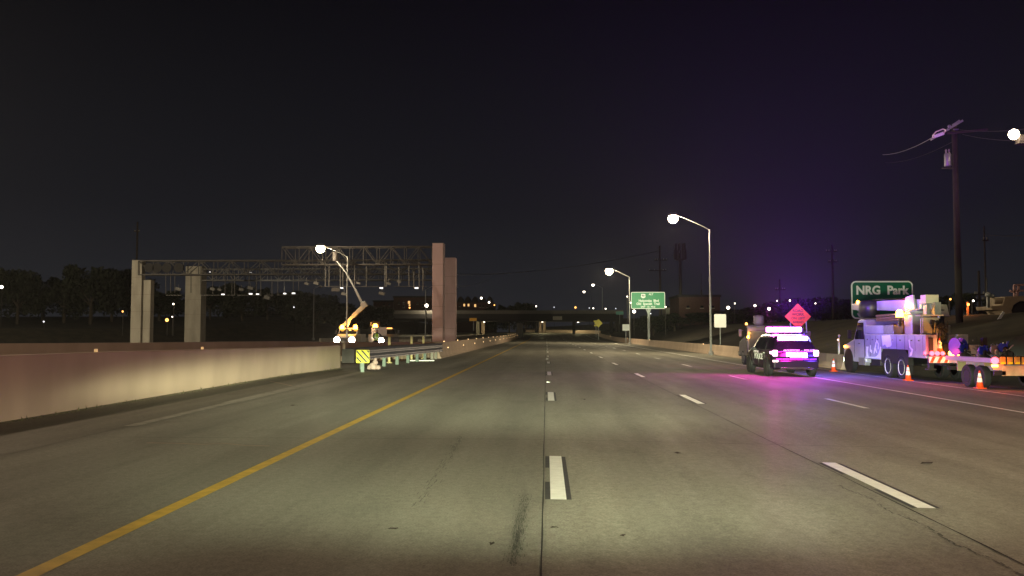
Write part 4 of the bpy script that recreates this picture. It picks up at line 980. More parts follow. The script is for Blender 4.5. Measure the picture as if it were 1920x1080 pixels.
lampbox(suv, "sticker", (-.86, -.095, .66), (.24, .01, .09), M_signwhite, .002); 
k = MB(); k.box((0, .62, 1.79), (1.3, .3, .05)); k.build("spoiler", M_police, suv, bevel=.015)
text("tailgate_lettering", "HOUSTON  -  POLICE", .115, M_signwhite, suv, (.16, .07, 1.09), (R(72), 0, 0), sx=1.15)
text("door_lettering", "POLICE", .36, M_signwhite, suv, (-1.006, 2.15, .80), (R(90), 0, R(-90)), sx=1.2)
text("door_lettering", "HOUSTON", .14, M_signwhite, suv, (-1.006, 2.6, 1.0), (R(90), 0, R(-90)), sx=1.2)
lb = MB(); lb.box((0, 1.75, 1.84), (1.3, .30, .05)); lbo = lb.build("light_bar", M_black, suv, bevel=.01)
for i in range(6):
    x = -.62 + i * .248; lampbox(lbo, "strobe_lens", (x, 1.72, 1.97), (.235, .32, .21), M_magl if i < 4 else M_blul, .05)
for i in range(5):
    lampbox(suv, "window_strobe", (-.50 + i * .25, .40, 1.60), (.22, .10, .17), M_magl if i < 3 else M_blul, .02)
light("police_light_magenta", 'SPOT', 1100, (1.0, .05, .62), (-.45, 1.45, 2.32), suv, .25, (R(-62), 0, R(-14)), 170, 1.0)
light("police_light_violet", 'POINT', 420, (.16, .06, 1.0), (.75, 1.6, 2.30), suv, .25)
light("police_light_rear", 'POINT', 150, (1.0, .03, .62), (-.2, -.65, 1.30), suv, .2)
light("police_light_rear_blue", 'POINT', 70, (.15, .05, 1.0), (.85, -.60, 1.2), suv, .15)
light("forward_fill_magenta", 'SPOT', 1500, (1.0, .04, .35), (-.5, 1.9, 2.25), suv, .2, (R(102), 0, R(8)), 90, 1.0)  # added forward spot, tints haze and surfaces ahead magenta
light("sky_tint_magenta", 'SPOT', 16000, (1.0, .04, .80), (-.5, 1.75, 2.3), suv, .2, (R(180), 0, 0), 168, 1.0)  # added upward spot, colours the sky haze magenta
light("sky_tint_violet", 'SPOT', 68000, (.30, .02, 1.0), (.5, 1.75, 2.3), suv, .2, (R(180), 0, 0), 168, 1.0)  # added upward spot, colours the sky haze violet
light("forward_fill_violet", 'SPOT', 1500, (.20, .03, 1.0), (.5, 1.9, 2.25), suv, .2, (R(102), 0, R(-4)), 70, 1.0)  # added forward spot, tints the hill and haze violet
light("police_light_side", 'POINT', 260, (.16, .17, 1.0), (1.6, 1.6, 2.2), suv, .2)

# generic work truck cab --------------------------------------------
def cab(t, y0, y1, w, zf, zr, body, hood=1.5, headl=False, hz=1.0, zb=.55):
    """y0 cab back, y1 bumper front; conventional cab with a sloped hood"""
    yh = y1 - hood
    pr = [(y0, zb), (y1 - .08, zb), (y1, zb + .15), (y1, hz + .15), (y1 - .12, hz + .32), (yh + .05, hz + .62), (yh - .55, zr - .06), (yh - .75, zr), (y0 + .08, zr), (y0, zr - .08)]
    k = MB(); k.prism(pr, -w/2 + .02, w/2 - .02, 'x'); k.build("cab", body, t, bevel=.05)
    for s in (-1, 1):
        k = MB(); k.prism([(y0 + .15, hz + .62), (yh - .12, hz + .62), (yh - .58, zr - .16), (y0 + .2, zr - .16)], s * (w/2 - .025), s * (w/2 - .005), 'x'); k.build("window", M_glass, t)
        k = MB(); k.box((s * (w/2 + .22), yh - .1, hz + .85), (.16, .10, .42)); k.bar((s * (w/2 - .02), yh - .1, hz + 1.0), (s * (w/2 + .2), yh - .1, hz + 1.0), .03); k.build("mirror", M_black, t)
        k = MB(); k.box((s * (w/2 + .0), yh - .75, hz + .42), (.03, .16, .04)); k.build("door_handle", M_chrome, t)
        for (ys_, zs_, ls_) in ((y0 + .1, hz + .3, 1.1), (yh - .05, hz + .15, .8)): k = MB(); k.box((s * (w/2 - .015), ys_, zs_), (.012, .02, ls_)); k.build("door_seam", M_black, t)
        if headl:
            k = MB(); k.lathe([(.02, .12), (.24, .09), (.34, 0), (.34, -.05)], (s * (w/2 - .28), y1 + .03, hz - .05), 14, (R(-90), 0, 0)); k.build("headlight", M_headl, t, smooth=True)
    k = MB(); 
    a, b_ = (yh + .04, hz + .64), (yh - .53, zr - .09); d = Vector((b_[0]-a[0], b_[1]-a[1])); nrm = Vector((-d.y, d.x)).normalized() * -.012
    k.prism([(a[0]-nrm.x, a[1]+abs(nrm.y)), (b_[0]-nrm.x, b_[1]+abs(nrm.y)), (b_[0]+nrm.x*2, b_[1]), (a[0]+nrm.x*2, a[1])], -w/2 + .14, w/2 - .14, 'x'); k.build("windshield", M_glass, t)
    k = MB(); k.box((0, y1 + .06, .62), (w, .16, .28)); k.build("bumper", M_chrome, t, bevel=.03)
    k = MB(); 
    for i in range(5): k.box((0, y1 + .012, hz - .2 + i * .09), (w * .5, .03, .05))
    k.build("grille", M_black, t)
def beacon(t, c, r=.09, m=None, energy=0, col=(1, .4, .05)):
    k = MB(); k.lathe([(r, 0), (r * 1.05, r * .4), (r * .9, r * 1.6), (r * .5, r * 2), (.01, r * 2.05)], c, 12); k.build("beacon", m or M_amber, t, smooth=True)
    if energy: light("beacon_light", 'POINT', energy, col, (c[0], c[1], c[2] + r * 2 + .12), t, .1)
def stripes(parent, name, x0, x1, z0, z1, y, n, ma, mb, slant=.5):
    k = MB(); k.box(((x0+x1)/2, y, (z0+z1)/2), (x1-x0, .03, z1-z0)); o = k.build(name, ma, parent)
    k = MB(); w = (x1 - x0) / n; hh = z1 - z0
    for i in range(n):
        a = x0 + w * i; s = min(hh * slant, w * .5); k.prism([(a + .01, z0 + .005), (a + w * .5 - .01, z0 + .005), (a + w * .5 + s - .01, z1 - .005), (a + s + .01, z1 - .005)], y - .018, y - .024, 'y')
    k.build("stripe", mb, o); return o

# utility truck on the right shoulder --------------------------------
tx, ty = 15.85, 33.4
T = thing("utility_truck", "large white utility truck with folded boom and amber beacons on the right shoulder", "truck", (tx, ty, -.28))
M_tw = mat("white_truck_paint", (.38, .38, .44), .35, noise=.12, nscale=1.5)
k = MB()
for s in (-.42, .42): k.box((s, 4.6, .78), (.12, 8.9, .25))
for y in (1, 3.2, 5, 6.6, 8.2): k.box((0, y, .78), (.8, .12, .2))
k.build("chassis", M_black, T)
cab(T, 6.55, 9.45, 2.4, 0, 2.55, M_tw, hood=1.45, hz=1.0)
for s in (-1, 1):
    wheel(T, s * 1.05, 8.75, .50, .28, M_white, s)
    k = MB(); k.lathe([(.02, -.03), (.60, -.03), (.60, .012), (.56, .02), (.02, .02)], (s * 1.185, 8.75, .58), 26, (0, R(90) * s, 0)); k.build("wheel_arch", M_black, T)
    for yy in (2.55, 3.95): wheel(T, s * 1.06, yy, .50, .30, M_white, s)
    k = MB()   # fender over the tandem: an arched dark opening
    k.prism([(1.86, .62), (1.86, 1.02), (2.12, 1.22), (4.40, 1.22), (4.66, 1.02), (4.66, .62)], s * 1.0, s * 1.206, 'x'); k.build("fender_well", M_black, T)
    k = MB(); k.box((s * .9, 5.6, .60), (.4, 1.1, .3)); k.build("fuel_tank", M_steel, T, bevel=.04)
    k = MB(); k.box((s * 1.08, 7.0, .60), (.24, .8, .35)); k.build("cab_step", M_galv, T, bevel=.01)
    # lower cabinets
    k = MB(); k.box((s * .98, 5.6, 1.30), (.44, 1.9, 1.12)); k.box((s * .98, 3.26, 1.55), (.44, 2.8, .63)); k.box((s * .98, 1.35 if s > 0 else 1.05, 1.40 if s < 0 else 1.2), (.44, 1.0 if s > 0 else 1.62, .92 if s < 0 else .5)); k.build("side_cabinet", M_tw, T, bevel=.02)
    k = MB()
    for y in (4.64, 5.25, 5.9, 6.54, 3.8, 3.0, 2.2, 1.85, 1.2, .5): k.box((s * 1.202, y, 1.5 if y < 4.6 else 1.3), (.006, .018, .6 if y < 4.6 else 1.0))
    k.build("cabinet_seam", M_black, T)
    k = MB()
    for y in (5.0, 5.6, 6.2, 3.4, 2.6, 1.5, .8): k.box((s * 1.21, y, 1.62), (.02, .12, .05))
    k.build("cabinet_latch", M_chrome, T)
    k = MB(); k.box((s * .98, 6.2 - .75, 2.06), (.42, 2.1, .38)); k.build("upper_cabinet", M_tw, T, bevel=.02)
    k = MB(); k.box((s * .98, 3.85, 2.06), (.42, 1.05, .38)); k.build("upper_cabinet", M_galv, T, bevel=.02)
    k = MB(); k.box((s * 1.02, .28, 1.15), (.16, .2, 1.2)); k.box((s * 1.02, .28, .52), (.3, .3, .06)); k.build("outrigger", M_steel, T)
# reflective white emblem and jagged marks on the left cabinets
M_film = mat('retroreflective_film', (.95, .95, .95), .35, noise=.02)
def blob(pts, x=-1.207):
    k = MB(); k.prism(pts, x, x - .006, 'x'); k.build('reflective_mark', M_film, T)
blob([(4.55, 1.80), (4.45, 1.36), (4.2, 1.42), (4.0, 1.30), (3.62, 1.34), (3.48, 1.42), (3.55, 1.62), (3.62, 1.84)])
blob([(4.62, 1.3), (4.70, .78), (6.5, .78), (6.5, .83), (5.3, .86), (5.0, .96), (4.80, 1.2), (4.74, 1.32)])
blob([(6.38, .84), (6.12, .84), (6.2, 1.06), (6.08, 1.3), (6.38, 1.3)]); blob([(5.95, 1.1), (5.72, 1.0), (5.68, 1.12), (5.84, 1.2), (5.8, 1.36), (5.9, 1.38)])
blob([(5.5, .98), (5.42, 1.0), (5.3, 1.16), (5.18, 1.02), (5.10, 1.04), (5.24, 1.26), (5.14, 1.45), (5.24, 1.5), (5.34, 1.32), (5.42, 1.22)])
blob([(5.3, 1.45), (5.1, 1.62), (4.9, 1.45), (4.92, 1.2), (5.0, 1.2), (4.98, 1.42), (5.08, 1.5), (5.22, 1.42)])
blob([(1.78, 1.62), (1.70, 1.66), (1.6, 1.36), (1.36, 1.26), (1.5, 1.02), (1.72, .98), (1.66, 1.12), (1.52, 1.2), (1.72, 1.34)])
# deck equipment, lit by the beacon
k = MB(); k.box((0, 4.2, 1.25), (1.5, 6.6, .5)); k.build("deck", M_black, T)
rr = random.Random(21)
k = MB()
for i in range(16): 
    s = rr.uniform(.12, .34); k.box((rr.uniform(-.6, .7), rr.uniform(3.0, 6.0), 2.3 + rr.uniform(-.3, .25)), (s, s * rr.uniform(.6, 2), s), (rr.uniform(-.3, .3), 0, rr.uniform(0, 1)))
k.box((0, 4.6, 1.9), (1.3, 3.6, .5)); k.build("tool_rack", mat("scuffed_equipment_paint", (.32, .22, .16), .7, noise=.4, nscale=7), T)
k = MB()
for i, (y, z) in enumerate(((3.0, 2.72), (3.0, 2.60), (3.0, 2.50))): k.tube((-.75 + i * .06, y, z), (-.7, 6.4, z - .02), .05, n=8)
k.build("digger_bars", mat("brass_coloured_tube", (.45, .30, .18), .4, .5), T)
# turret, boom, basket
k = MB(); k.box((-.35, 2.9, 2.0), (.8, .8, 1.4)); k.box((-.35, 2.9, 2.72), (1.0, 1.0, .08)); k.build("turret_base", M_tw, T, bevel=.04)
k = MB(); k.box((-.68, 1.0, 2.22), (.62, .12, .62)); k.box((-.68, 1.05, 2.62), (.9, .5, .05)); k.box((-1.0, 1.05, 1.75), (.07, .07, 1.5)); k.box((-.38, 1.05, 1.75), (.07, .07, 1.5)); k.build("rear_panel", mat("beige_cabinet_paint", (.50, .44, .34), .5, noise=.08), T, bevel=.01)
k = MB()
for i in range(14): k.box((-.45 + rr.uniform(-.25, .3), .85 + rr.uniform(-.1, .1), 2.0 + rr.uniform(-.45, .5)), (rr.uniform(.05, .16), .12, rr.uniform(.05, .2)), (0, rr.uniform(-1, 1), 0))
for i in range(6): k.tube((-.6 + i * .1, .8, 2.4), (-.75 + i * .12, .8, 1.3 + rr.uniform(0, .4)), .02, n=5)
k.build("hoses_and_valves", M_black, T)
k = MB(); k.lathe([(.48, 2.75), (.48, 2.82), (.38, 2.84), (.38, 2.9)], (-.35, 2.9, 0), 20); k.prism([(2.35, 2.9), (3.4, 2.9), (3.2, 3.44), (2.5, 3.5)], -.70, -.62, "x"); k.prism([(2.35, 2.9), (3.4, 2.9), (3.2, 3.44), (2.5, 3.5)], -.08, 0, "x"); k.build("turret", M_tw, T, bevel=.02)
k = MB(); k.prism([(2.0, 2.90), (2.0, 3.30), (6.0, 3.38), (9.9, 3.36), (10.0, 3.06), (6.0, 2.94), (2.9, 2.80)], -.58, -.12, 'x'); k.build("boom", M_tw, T, bevel=.03)
k = MB(); k.tube((-.35, 3.4, 2.72), (-.35, 5.4, 3.05), .09, n=10); k.tube((-.6, 2.6, 3.36), (-.6, 7, 3.46), .04, n=6); k.build("hydraulic_cylinder", M_chrome, T)
k = MB(); k.box((-.35, 1.75, 3.28), (.52, .5, .36)); k.build("control_box", mat("beige_cabinet_paint", (.50, .44, .34), .5, noise=.08), T, bevel=.02)
k = MB(); k.box((-.2, 1.5, 2.9), (.25, .3, .5)); k.box((-.55, 1.6, 2.85), (.12, .3, .4)); k.tube((-.1, 1.5, 2.5), (-.1, 1.5, 3.1), .05); k.build("valve_bank", M_galv, T)
k = MB(); k.lathe([(.30, 2.62), (.44, 2.72), (.50, 3.05), (.50, 3.34), (.40, 3.42), (.05, 3.46)], (-.72, 7.2, 0), 18, sc=(.9, 1.15, 1)); k.build("covered_basket", M_black, T, smooth=True)
k = MB(); k.tube((-.26, 7.2, 3.2), (-.6, 7.2, 3.2), .08); k.build("basket_arm", M_galv, T)
k = MB()
for i in range(12): k.box((rr.uniform(-.5, .3), 9.2 + rr.uniform(-.4, .5), 2.95 + rr.uniform(-.25, .25)), (.2, .2, .25), (rr.random(), rr.random(), rr.random()))
k.build("winch_head", M_galv, T)
beacon(T, (-1.0, 3.1, 2.58), .15, None, 55); beacon(T, (-.6, 9.0, 3.35), .07, None, 60)
k = MB(); k.box((-1.0, 3.1, 2.4), (.1, .1, .42)); k.build("beacon_post", M_black, T)
# tail
stripes(T, "tailboard", -1.2, 1.2, .78, 1.02, -.02, 9, M_white, M_orange)
for (x, m, r) in ((-1.1, M_redl, .09), (-.90, M_redl, .09), (-.70, M_redl, .08), (-.36, M_amber, .12), (-.12, M_amber, .08), (.15, M_amber, .06), (1.0, M_redl, .08)):
    k = MB(); k.lathe([(r, 0), (r, .03), (r * .6, .06), (.01, .07)], (x, -.03, 1.14), 14, (R(90), 0, 0)); k.build("tail_lamp", m, T)
k = MB(); k.lathe([(.07, 0), (.07, .03), (.03, .06)], (-1.21, .25, 1.14), 12, (0, R(-90), 0)); k.build("side_marker", M_redl, T)
light("tail_light_amber", 'POINT', 110, (1, .38, .05), (-.35, -.45, 1.4), T, .1); light("tail_light_red", 'POINT', 30, (1, .06, .10), (-1.25, -.3, 1.2), T, .1)
k = MB(); k.box((0, -.1, .6), (1.0, .3, .15)); k.box((0, .2, 1.08), (2.4, .5, .06)); k.build("rear_step", M_black, T)
k = MB(); k.lathe([(.06, 0), (.06, .04), (.02, .07)], (-1.21, 9.1, 1.25), 12, (0, R(-90), 0)); k.build("side_marker", M_amber, T)
k = MB(); k.tube((-1.35, 9.55, .9), (-1.35, 9.55, 1.75), .02); k.ball((-1.35, 9.55, 1.78), .06); k.build("fender_wand", M_white, T)

# traffic cones -------------------------------------------------------
def cone(label, loc, s=.62):
    t = thing("traffic_cone", label, "traffic cone", loc, 0, "orange traffic cones by the utility truck")
    k = MB(); k.box((0, 0, .02), (.36 * s / .7, .36 * s / .7, .04)); k.build("base", M_orange, t, bevel=.015)
    r = lambda z: (.135 - .11 * z / s) * s / .7 * 1.05
    k = MB(); k.lathe([(r(.03), .035), (r(s * .5), s * .5), (r(s * .95), s * .95), (r(s) * .8, s), (.005, s * .995)], n=20); k.build("body", M_orange, t, smooth=True)
    for (a, b_) in ((.36, .62), (.66, .86)):
        k = MB(); k.lathe([(r(s * a) + .003, s * a), (r(s * b_) + .003, s * b_)], n=20); k.build("reflective_collar", mat("cone_collar", (.92, .92, .92), .35, noise=0), t, smooth=True)
cone("farthest orange traffic cone, standing between the police vehicle and the truck's front wheel", (14.05, 42.5, -.25))
cone("orange traffic cone on the shoulder line below the truck's tandem wheels", (14.35, 34.6, -.25))
cone("nearest orange traffic cone, in front of the trailer's wheels at right", (14.85, 30.0, -.26))
cone("orange traffic cone riding upright on the back of the utility truck", (15.2, 33.7, .83))
# delineator wand on the barrier end
t = thing("marker_wand", "thin white wand with a glowing tip rising above the end of the right barrier", "marker", (15.55, 46.2, rz(15.5, 46) + .76))
k = MB(); k.tube((0, 0, 0), (0, 0, .75), .03); k.build("rod", M_white, t); k = MB(); k.ball((0, 0, .78), .06); k.build("tip", mat("pink_tip", (1, .5, .4), .4, emit=3, ecol=(1, .5, .4)), t)

# trailer -------------------------------------------------------------
W = thing("equipment_trailer", "flat equipment trailer with striped rear board hitched behind the utility truck", "trailer", (16.15, 29.4, -.28))
k = MB(); k.box((0, 1.65, 1.0), (2.4, 3.3, .16)); k.box((-.6, 3.7, .85), (.14, 1.2, .14), (0, 0, .3)); k.box((.6, 3.7, .85), (.14, 1.2, .14), (0, 0, -.3)); k.box((0, 1.7, .75), (1.2, 3.2, .3)); k.build("deck", M_tw, W, bevel=.01)
for s in (-1, 1):
    for yy in (1.9, 1.0): wheel(W, s * 1.0, yy, .40, .25, M_steel, s)
    k = MB(); k.prism([(.55, .8), (.55, .9), (2.4, .9), (2.4, .55), (2.46, .55), (2.46, .94), (.5, .94), (.5, .8)], s * .88, s * 1.18, 'x'); k.build("mudguard", mat("olive_trailer_paint", (.28, .22, .12), .6, noise=.2), W)
k = MB(); k.box((.12, -.02, 1.0), (2.1, .05, .28)); bd = k.build("tail_rack", M_wood, W)
for i in range(9):
    x = -.85 + i * .235; k = MB(); k.box((x, -.06, 1.0), (.18, .03, .25)); o = k.build("slat", mat("yellow_slat", (.55, .33, .06), .5, noise=.25, nscale=9), bd, bevel=.01)
    k = MB(); k.prism([(x - .085, .885), (x + .07, .885), (x + .085, .95), (x - .04, .96)], -.078, -.084, 'y'); k.build("reflective_corner", M_ysign, bd)
k = MB(); k.box((.12, -.03, .66), (2.0, .06, .34)); k.build("bumper_plate", mat("tan_plate", (.42, .29, .17), .6, noise=.25, nscale=5), W, bevel=.01)
for x in (.02, .20, .38):
    k = MB(); k.lathe([(.065, 0), (.065, .03), (.02, .05)], (x, -.06, .80), 12, (R(90), 0, 0)); k.build("clearance_lamp", M_redl, W)
k = MB(); k.lathe([(.12, 0), (.12, .04), (.05, .07)], (-1.12, -.06, 1.0), 14, (R(90), 0, 0)); k.build("tail_lamp", M_redl, W)
lampbox(W, "turn_lamp", (-1.12, -.06, .83), (.2, .05, .07), M_amber, .01)
k = MB(); k.box((-1.0, -.03, .78), (.36, .05, .2)); k.build("lamp_bracket", M_beige, W)
k = MB(); k.box((-.95, -.03, .58), (.38, .06, .14)); k.build("licence_plate", M_black, W)
light("trailer_tail_light", 'POINT', 18, (1, .15, .08), (-1.1, -.4, .95), W, .08); light("trailer_centre_light", 'POINT', 10, (1, .15, .15), (.2, -.3, .75), W, .05)
# load on the trailer
def reel(name, label, loc, r, w, m, rot=0, hub=.4):
    t = thing(name, label, "reel", loc, rot)
    for s in (-1, 1):
        k = MB(); k.lathe([(.06, -.02), (r, -.02), (r, .02), (.06, .02)], (s * w/2, 0, r), 26, (0, R(90), 0)); k.build("flange", m, t)
    k = MB(); k.lathe([(r * hub, -w/2), (r * hub, w/2)], (0, 0, r), 20, (0, R(90), 0)); k.build("drum", M_black, t)
    k = MB()
    for i in range(7): k.lathe([(r * (hub + .02), -.03), (r * (hub + .14), 0), (r * (hub + .02), .03)], (-w/2 + w * (i + .5) / 7, 0, r), 20, (0, R(90), 0))
    k.build("cable", M_rubber, t)
reel("cable_reel", "upright blue cable reel between the utility truck and the trailer", (15.45, 32.75, .80), .33, .26, M_blue, .25)
reel("hose_reel", "large dark reel with blue rims at the rear of the trailer", (16.6, 30.5, .80), .38, .8, M_black, R(60), .85)
k = MB(); k.lathe([(.37, -.02), (.40, -.02), (.40, .02), (.37, .02)], (16.6 + .2, 30.5 - .36, 1.18), 24, (0, R(90), R(60))); k.build('blue_rim', mat('blue_rim_paint', (.04, .06, .55), .35), None).name = 'hoop'
bpy.data.objects['hoop']['label'] = 'thin blue hoop leaning on the large dark reel of the trailer'; bpy.data.objects['hoop']['category'] = 'hoop'
rr = random.Random(9)
names = [("hand_winch", "winch", "blue-handled winch"), ("pulley_block", "pulley", "grey pulley block"), ("hydraulic_pump", "pump", "hydraulic pump with blue motor"), ("chain_hoist", "hoist", "chain hoist"), ("tool_box", "tool box", "dull grey tool box"), ("pipe_clamp", "clamp", "steel pipe clamp")]
spots = [(15.25, 31.9, 0, "at the trailer's front left corner"), (15.45, 31.1, 1, "leaning just behind the blue-handled winch on the trailer"), (15.3, 30.6, 2, "in the middle of the trailer's left side"), (15.9, 31.6, 3, "with pale chain standing at the trailer's front"), (15.4, 30.0, 4, "near the trailer's rear left lamp"), (15.75, 30.4, 5, "between the grey tool box and the large dark reel"), (16.1, 31.0, 1, "in the middle of the trailer, beside the chain hoist"), (15.65, 29.85, 0, "at the trailer's rear left edge")]
for (x, y, w, s) in spots:
    nm, ct, lb_ = names[w]; t = thing(nm, lb_ + " " + s, ct, (x, y, .80), rr.uniform(-.8, .8), "gear piled on the trailer")
    hh_ = rr.uniform(.35, .62)
    k = MB(); k.lathe([(.13, 0), (.14, .05), (.10, .12), (.11, hh_ * .6), (.05, hh_ * .7)], n=12); k.box((.12, .05, .1), (.22, .18, .2)); k.build("housing", M_galv if w in (1, 4, 5) else M_steel, t)
    k = MB(); k.lathe([(.03, 0), (.15, .01), (.16, .05), (.15, .09), (.03, .1)], (-.08, 0, hh_ * .62), 14, (R(90), 0, R(30))); k.tube((0, 0, hh_ * .5), (.1, .1, hh_), .025); k.build("handwheel", M_blue if w in (0, 2, 3, 5) else M_galv, t)
    k = MB()
    for i in range(6):
        a = rr.uniform(0, 6.28); k.tube((.05, 0, hh_ * .4), (.25 * math.cos(a), .25 * math.sin(a), rr.uniform(0.02, hh_)), .018, n=5)
    k.build("lever", M_galv, t)

# shadow truck in front of the police vehicle --------------------------
V = thing("service_truck", "pale service truck mostly hidden in front of the police vehicle, amber lamps on its left", "truck", (12.55, 44, -.22))
cab(V, 5.0, 7.2, 2.3, 0, 2.3, mat('grey_truck_paint', (.11, .10, .115), .5, noise=.1), 1.3)
k = MB(); k.box((0, 2.4, .72), (.9, 5.2, .25)); k.build("chassis", M_black, V)
M_grey = MATS['grey_truck_paint']
k = MB(); k.box((-.1, 2.4, 1.4), (2.0, 4.7, 1.1)); k.build("box_body", M_grey, V, bevel=.03)
k = MB(); k.box((0, 1.3, 2.2), (1.9, .06, .08)); k.box((-.92, 1.3, 2.05), (.06, .06, .4)); k.box((.92, 1.3, 2.05), (.06, .06, .4)); k.box((0, 3.6, 2.2), (1.9, .06, .08)); k.box((0, 2.45, 2.24), (.3, 2.6, .06)); k.build("rack", M_grey, V, bevel=.01)
k = MB(); k.lathe([(.22, 2.3), (.28, 2.4), (.28, 2.75), (.22, 2.82), (.05, 2.85)], (-.75, 4.0, 0), 14); k.build("basket", M_grey, V)
for s in (-1, 1):
    wheel(V, s * 1.0, 1.3, .42, .27, M_galv, s); wheel(V, s * 1.0, 6.2, .42, .27, M_galv, s)
    lampbox(V, "tail_lamp", (s * 1.02, .03, .9), (.16, .05, .12), M_redl)
beacon(V, (-1.1, 4.9, 1.55), .08, None, 20); beacon(V, (-1.05, 5.6, 2.3), .07, M_amberfar); beacon(V, (-.72, 4.9, 1.62), .07)
# diamond sign on its stand
Y = 42.6; p = P(1496, 593.5, Y); s = 24.0 * Y / 1600
S = thing("roadwork_sign", "pink-lit orange diamond road work sign on a folding stand behind the police vehicle", "sign", (p.x, Y, -.25)); zc = p.z + .25
k = MB(); k.prism([(-.0, zc - s), (s, zc), (0, zc + s), (-s, zc)], 0, -.02, 'y'); k.build("panel", M_osign, S)
for i, (tx_, dz, sz) in enumerate((("ROAD", .28, .19), ("WORK", .10, .19), ("ON LEFT", -.09, .17), ("AHEAD", -.28, .16))): text("lettering", tx_, sz, M_black, S, (0, -.025, zc + dz), bold=.02)
k = MB(); k.bar((.40, .05, zc + .1), (.46, .05, .9), .05); k.bar((.45, .05, 1.45), (.05, .05, 1.1), .04); k.bar((-.35, .05, zc - .3), (-.35, .05, .9), .05); k.bar((-.6, .05, .95), (.7, .05, .95), .05)
for a in (-.7, .7): 
    k.bar((a * .3, .05, .95), (a, -.4, .0), .04); k.bar((a * .3, .05, .95), (a, .6, .0), .04)
k.build("stand", M_galv, S)

# work trucks on the opposite roadway ----------------------------------
def bucket_truck(name, label, loc, rot, boom, grp):
    t = thing(name, label, "truck", loc, rot, grp)
    cab(t, 3.2, 6.2, 2.3, 0, 2.35, M_tw, 1.5, headl=boom, hz=1.12)
    k = MB(); k.box((0, 2.2, .72), (.9, 5.2, .25)); k.build("chassis", M_black, t)
    for s in (-1, 1):
        k = MB(); k.box((s * .95, 1.6, 1.25), (.42, 3.0, .95)); k.build("side_cabinet", M_tw, t, bevel=.02)
        for y in (1.2, 5.2): wheel(t, s * .98, y, .42, .27, M_galv, s)
    k = MB(); k.box((0, 1.6, 1.0), (1.5, 3.0, .3)); k.build("deck", M_steel, t)
    k = MB(); k.box((0, 4.1, 2.40), (1.5, .2, .1)); k.build("light_rail", M_amberfar, t)
    k = MB(); k.lathe([(.45, 1.1), (.45, 1.9), (.35, 2.1)], (0, 1.6, 0), 14); k.box((0, 1.6, 2.2), (.6, .7, .5)); k.build("turret", M_tw, t)
    return t
Yt = 97; z0 = -.3
M_boom = mat('dusty_boom_paint', (.26, .25, .22), .5)
_tw = M_tw; M_tw = mat('pale_grey_paint', (.20, .20, .21), .5)
p = P(646.5, 640, Yt)
B1 = bucket_truck("bucket_truck", "bucket truck with bright headlights, amber beacons and its boom raised towards the gantry", (p.x, Yt + 6, z0), R(180), True, "work trucks on the opposite roadway")
for x in (-.87, .87): beacon(B1, (x * .9, 4.1, 2.32), .24, None, 0)
light("headlight_glow", 'SPOT', 9000, (1, .82, .55), (0, 6.5, 1.05), B1, .3, (R(84), 0, R(0)), 90, .8).rotation_euler = (R(84), 0, 0)
light("beacon_light", 'POINT', 260, (1, .45, .08), (0, 4.0, 3.0), B1, .2)
def tb(px, py, Y): q = P(px, py, Y); return Vector((p.x - q.x, (Yt + 6) - Y, q.z - z0))
Yb = 100
e0 = tb(637, 617, Yb); e1 = tb(683, 573, Yb); e2 = tb(650, 513, Yb); e3 = tb(641, 497, Yb); e4 = tb(630, 488, Yb)
k = MB(); k.bar(e0, e0.lerp(e1, .6), .30, .36); k.bar(e0.lerp(e1, .55), e1, .42, .48); k.build("lower_boom", M_boom, B1, bevel=.03)
k = MB(); k.bar(e0 + Vector((-.8, 0, 0)), e0.lerp(e1, .45) + Vector((0, 0, -.1)), .16); k.build("lift_cylinder", M_white, B1)
k = MB(); k.box(e1 + Vector((0, .05, .1)), (.7, .5, .7), (0, R(35), 0)); k.build("elbow", M_tw, B1, bevel=.05)
k = MB(); k.bar(e1 + Vector((.15, -.1, 0)), e1.lerp(e2, .5), .22, .26); k.bar(e1.lerp(e2, .5), e2, .17); k.bar(e2, e4, .11); k.build("upper_boom", M_tw, B1)
k = MB(); k.lathe([(.28, -.1), (.32, 0), (.36, .95), (.32, .95)], e4 + Vector((.1, 0, .0)), 12); k.build("bucket", M_steel, B1)
M_tw = mat('dark_truck_paint', (.05, .05, .055), .5)
p2 = P(706, 640, Yt - 8)
B2 = bucket_truck("service_body_truck", "second work truck with one bright headlight and an amber beacon, beside the hi-vis worker", (p2.x - 1.6, Yt + 1, z0), R(180 + 22), False, "work trucks on the opposite roadway")
beacon(B2, (.95, 3.2, 2.35), .27, None, 0); light("beacon_light", 'POINT', 60, (1, .5, .1), (.6, 3.9, 3.1), B2, .2)
k = MB(); k.box((.75, 4.4, 1.75), (1.3, 2.2, 1.5)); k.build("rear_cargo_box", mat("pinkish_white_paint", (.42, .34, .33), .5), B2, bevel=.04)
k = MB(); k.box((.6, 1.0, 2.9), (.9, 1.3, .5)); k.build("roof_gear", M_steel, B2)
k = MB(); k.lathe([(.02, .10), (.2, .08), (.30, 0), (.30, -.05)], (.87, 6.23, 1.07), 14, (R(-90), 0, 0)); k.build("headlight", M_headl, B2, smooth=True)
light("headlight_glow", 'SPOT', 4000, (1, .82, .55), (0, 6.6, 1.05), B2, .3, (R(84), 0, 0), 90, .8)

M_tw = _tw
